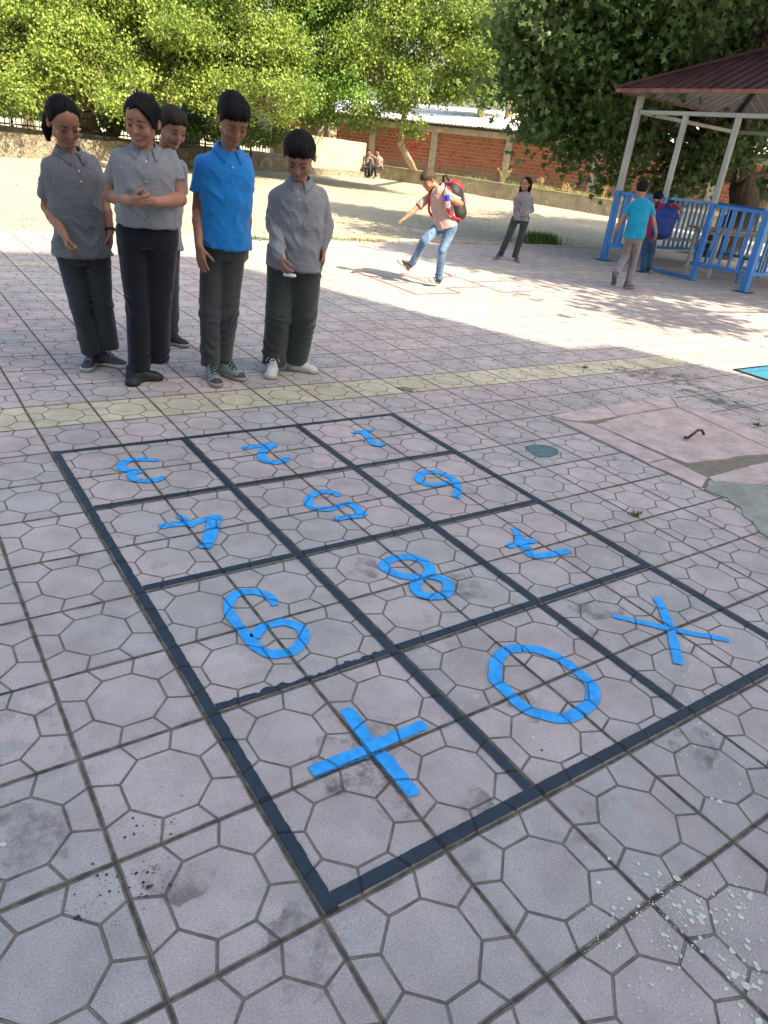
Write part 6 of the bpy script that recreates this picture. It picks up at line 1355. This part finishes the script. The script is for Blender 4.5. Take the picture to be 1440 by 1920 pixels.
kid(key='S2', seed=11, foot=(688, 332), k=.02, s=.90, label='seated child on the left of the pair, in darker grey, against the plastered wall end', neck=(693, 295, .05), head=(692, 287, .05), hrot=(10, 8, 0), hs=.90, hair='tail', skin=(.34, .19, .13), eye=.5,
    shA=(688, 300, .05), shB=(698, 300, .05), elA=(686, 309, .02), wrA=(689, 305, -.15), elB=(700, 309, .0), wrB=(696, 313, -.15), hipA=(691, 315, .1), hipB=(697, 315, .1), knA=(686, 315, -.25), knB=(692, 315, -.28), anA=(685, 329, -.25), anB=(691, 329, -.28),
    toeA=(683, 332.5), toeB=(689, 333), sleeve='long', hem=-.05, mshirt=M_GREY2, mpants=M_NAVYT, legr=(.078, .06, .05), shoe=((.1, .1, .1), (.1, .1, .1), (.3, .3, .3)), lace=None, res=.009, collar=False,
    handA=dict(d=(.1, .9, .1), n=(0, 0, -1), t=(1, 0, 0), curl=.6, s=1.1), handB=dict(d=(-.5, -.5, .5), n=(0, -1, 0), t=(0, 0, 1), curl=.4, s=1.1))

# ---------------------------------------------------------------- things they carry
def bag_mesh(name, c, R, dims, mat, parent=None, res=.007, loc=None, pinch=.75):
    """soft rucksack body: R rows (side, back, up)"""
    w, d, h_ = dims; F = Field(np.asarray(c)-.45*max(h_, w), np.asarray(c)+.45*max(h_, w), res) if False else Field(np.asarray(c)-.62*h_, np.asarray(c)+.62*h_, res); R = np.array(R)
    L = lambda a, b, e: np.asarray(c)+np.array([a*w, b*d, e*h_])@R
    for a in (-.26, .26):
        F.add(cap(L(a, 0, -.33), L(a, 0, .12), w*.24, w*.23, flat=(R[1], w*.48/d)), .05)
    F.add(cap(L(-.20, 0, .24), L(.20, 0, .24), w*.22, flat=(R[1], w*.48/d)), .07); F.add(cap(L(0, 0, -.35), L(0, 0, .2), w*.34, w*.30, flat=(R[1], w*.66/d)), .06)
    P, Q = F.mesh(); P = lap(P, Q, 2, .5); N = normals(P, Q); P = P+N*(noise3(P, 12, 3)*.006)[:, None]
    return np_mesh(name, P, Q, mat=mat, parent=parent, loc=loc)
M_BAGB = plain('blue nylon', (.008, .036, .19), .6, var=.15); M_BAGN = plain('navy nylon', (.008, .012, .045), .65); M_BLACKN = plain('black nylon', (.010, .010, .012), .65); M_REDN = plain('red nylon', (.42, .012, .025), .55); M_SILV = plain('pale grey piping', (.5, .5, .52), .5)
def straps(kd, mat, root, sides='AB', r=.018):
    for k in sides:
        a = kd['arms'][k][0]; N, f, up, s = kd['N'], kd['fwd'], kd['up'], kd['s']; i_ = a*.62+N*.38; back = -f
        pts = [i_+back*.11*s-up*.02, i_+back*.04*s+up*.045*s, i_+f*.03*s+up*.040*s, i_+f*.085*s-up*.03, i_+(a-N)*.25+f*.10*s-up*.14, a+f*.04*s-up*.22*s, a+back*.09*s-up*.27*s]
        q = np.array(pts); n0 = len(q); t = np.linspace(0, n0-1, 40); q = np.stack([np.interp(t, np.arange(n0), q[:, i]) for i in range(3)], 1)
        for _ in range(3): q[1:-1] = (q[:-2]+q[2:]+2*q[1:-1])/4
        for it in range(6):
            d = kd['sdf'].at(q); e = .004; g = np.stack([kd['sdf'].at(q+np.eye(3)[i]*e)-d for i in range(3)], 1); g /= np.linalg.norm(g, axis=1)[:, None]+1e-6; q += g*(np.clip(.010-d, -.05, .05)*(d < .010))[:, None]
        mb = MB(); mb.tube(q, r, 8); mb.build('strap', mat, root, smooth=True)
kd = KIDS['BP']; up = unit(kd['up']*1.0); f = unit(kd['fwd']-(kd['fwd']@up)*up); sd_ = np.cross(f, up)
c = kd['J']((1247, 413, -.16)); R_ = np.array([sd_, -f, up]); root = empty('backpack', c); tag(root, 'big royal blue backpack on the bent boy by the shelter rail', 'backpack')
bag_mesh('main_compartment', c, R_, (.34, .20, .50), M_BAGB, root); bag_mesh('front_pocket', c+R_[1]*.085-up*.07, R_, (.26, .11, .30), M_BAGB, root)
def arcline(c, w, h_, y, mat, nm, r=.005):
    a = np.linspace(math.pi*1.15, -math.pi*.15, 24); mb = MB(); mb.tube([c+R_[0]*math.cos(t)*w+up*(math.sin(t)*h_)+R_[1]*y*(1-.25*abs(math.cos(t))) for t in a], r, 6); mb.build(nm, mat, root, smooth=True)
arcline(c-up*.02, .125, .20, .118, M_BAGN, 'zip'); arcline(c-up*.10, .100, .15, .150, M_BAGN, 'zip', .005)
mb = MB(); mb.tube([c+up*.235+R_[0]*.04, c+up*.29+R_[0]*.02, c+up*.29-R_[0]*.02, c+up*.235-R_[0]*.04], .011, 8); mb.build('top_handle', M_BLACKN, root, smooth=True); straps(kd, M_BAGN, root)
kd = KIDS['K']; up = unit(kd['up']); f = unit(kd['fwd']-(kd['fwd']@up)*up); sd_ = np.cross(f, up); R_ = np.array([sd_, -f, up])
c = (kd['N']*.55+kd['P']*.45)-f*.185+up*.02; root = empty('backpack', c); tag(root, 'red and black striped backpack worn by the hopping boy', 'backpack')
bag_mesh('main_compartment', c, R_, (.30, .19, .43), M_BLACKN, root); bag_mesh('red_panel', c+R_[1]*.035+up*.05, R_, (.27, .17, .31), M_REDN, root)
arcline(c+up*.01, .135, .19, .02, M_SILV, 'piping', .007); arcline(c+up*.00, .115, .175, .08, M_SILV, 'piping', .006); arcline(c-up*.02, .08, .15, .125, M_BLACKN, 'zip', .006)
mb = MB(); mb.tube([c+up*.20+R_[0]*.04-R_[1]*.03, c+up*.26+R_[0]*.02-R_[1]*.03, c+up*.26-R_[0]*.02-R_[1]*.03, c+up*.20-R_[0]*.04-R_[1]*.03], .012, 8); mb.build('top_handle', M_BLACKN, root, smooth=True); straps(kd, M_REDN, root, r=.014)
# crumpled clear bottle with blue label held against the hopping boy's chest
g = NG('clear plastic'); g.put(g.b.inputs['Transmission Weight'], .85); g.bump(g.noise(g.obj(), 60, 3), .8, .01); M_PLAS = g.fin((.9, .93, .95), .12)
M_ROYAL = plain('royal blue label', (.015, .05, .50), .4)
def bottle(c, ax, sz, label, seed, bands=((.25, .55),)):
    ax = unit(ax); root = empty('plastic_bottle', c); tag(root, label, 'bottle'); z = np.linspace(-.5, .5, 22); r = .030*np.interp(z, [-.5, -.47, .2, .32, .40, .5], [.85, 1, 1, .75, .40, .38])
    mb = MB(); mb.tube([np.asarray(c)+ax*sz*t for t in z], r*(1+.10*np.sin(z*50+seed)), 14); o = mb.build('bottle_body', M_PLAS, root, smooth=True)
    for v in o.data.vertices: n_ = noise3(np.array([v.co])*1.0, 30, seed)[0]; v.co = Vector(np.array(v.co)*(1+n_*.10))
    mb = MB(); t0 = .12; mb.tube([np.asarray(c)+ax*sz*t for t in (-.15, t0)], .0325, 14, cap=False); mb.build('bottle_label', M_ROYAL, root, smooth=True)
    mb = MB(); mb.tube([np.asarray(c)+ax*sz*t for t in (.5, .57)], .015, 12); mb.build('bottle_cap', M_ROYAL, root, smooth=True)
bottle(KIDS['K']['J']((838, 370, -.33)), V(-.25, .9, .1), .21, 'crumpled clear bottle with blue label clutched to the hopping boy\'s chest', 3)
bottle(KIDS['BP']['J']((1271, 409, -.22)), V(.45, .8, 0), .17, 'small crumpled bottle dangling from the bent boy\'s raised hand', 5)
# chalk and pebble
c = KIDS['GB']['arms']['A'][2]; p = KIDS['GB']['J']((543, 514, -.275)); mb = MB(); mb.bar(p-V(.036, .004, 0), p+V(.036, -.006, .0), .022, .017, bev=.006)
tag(mb.build('chalk', plain('white chalk', (.78, .80, .78), .8, var=.06), loc=p), 'flat white piece of chalk in the hand of the boy with long sleeves', 'chalk')
p = KIDS['G1']['J']((141, 462, -.22)); mb = MB(); P_, F_ = scatter_stones(1, lambda n_: p[None], (.017, .019), 'p'); 
import bmesh
o = np_mesh('pebble', P_, F_, mat=plain('pale pebble', (.42, .40, .28), .8), loc=p, smooth=True); sm_ = o.modifiers.new('sub', 'SUBSURF'); sm_.levels = 2; sm_.render_levels = 2
tag(o, 'small pale stone held in the fingers of the leftmost girl', 'stone')
# dark hair tie on the girl's wrist
a, b, c = KIDS['G1']['arms']['B']; d = unit(c-b); u = unit(np.cross(d, UP)); w = np.cross(d, u); t = np.linspace(0, 2*math.pi, 17); mb = MB(); mb.tube([c-d*.01+(u*math.cos(x)+w*math.sin(x))*.024 for x in t], .0055, 7, cap=False)
mb.build('wrist_band', M_BLACKN, KIDS['G1']['body'], smooth=True)
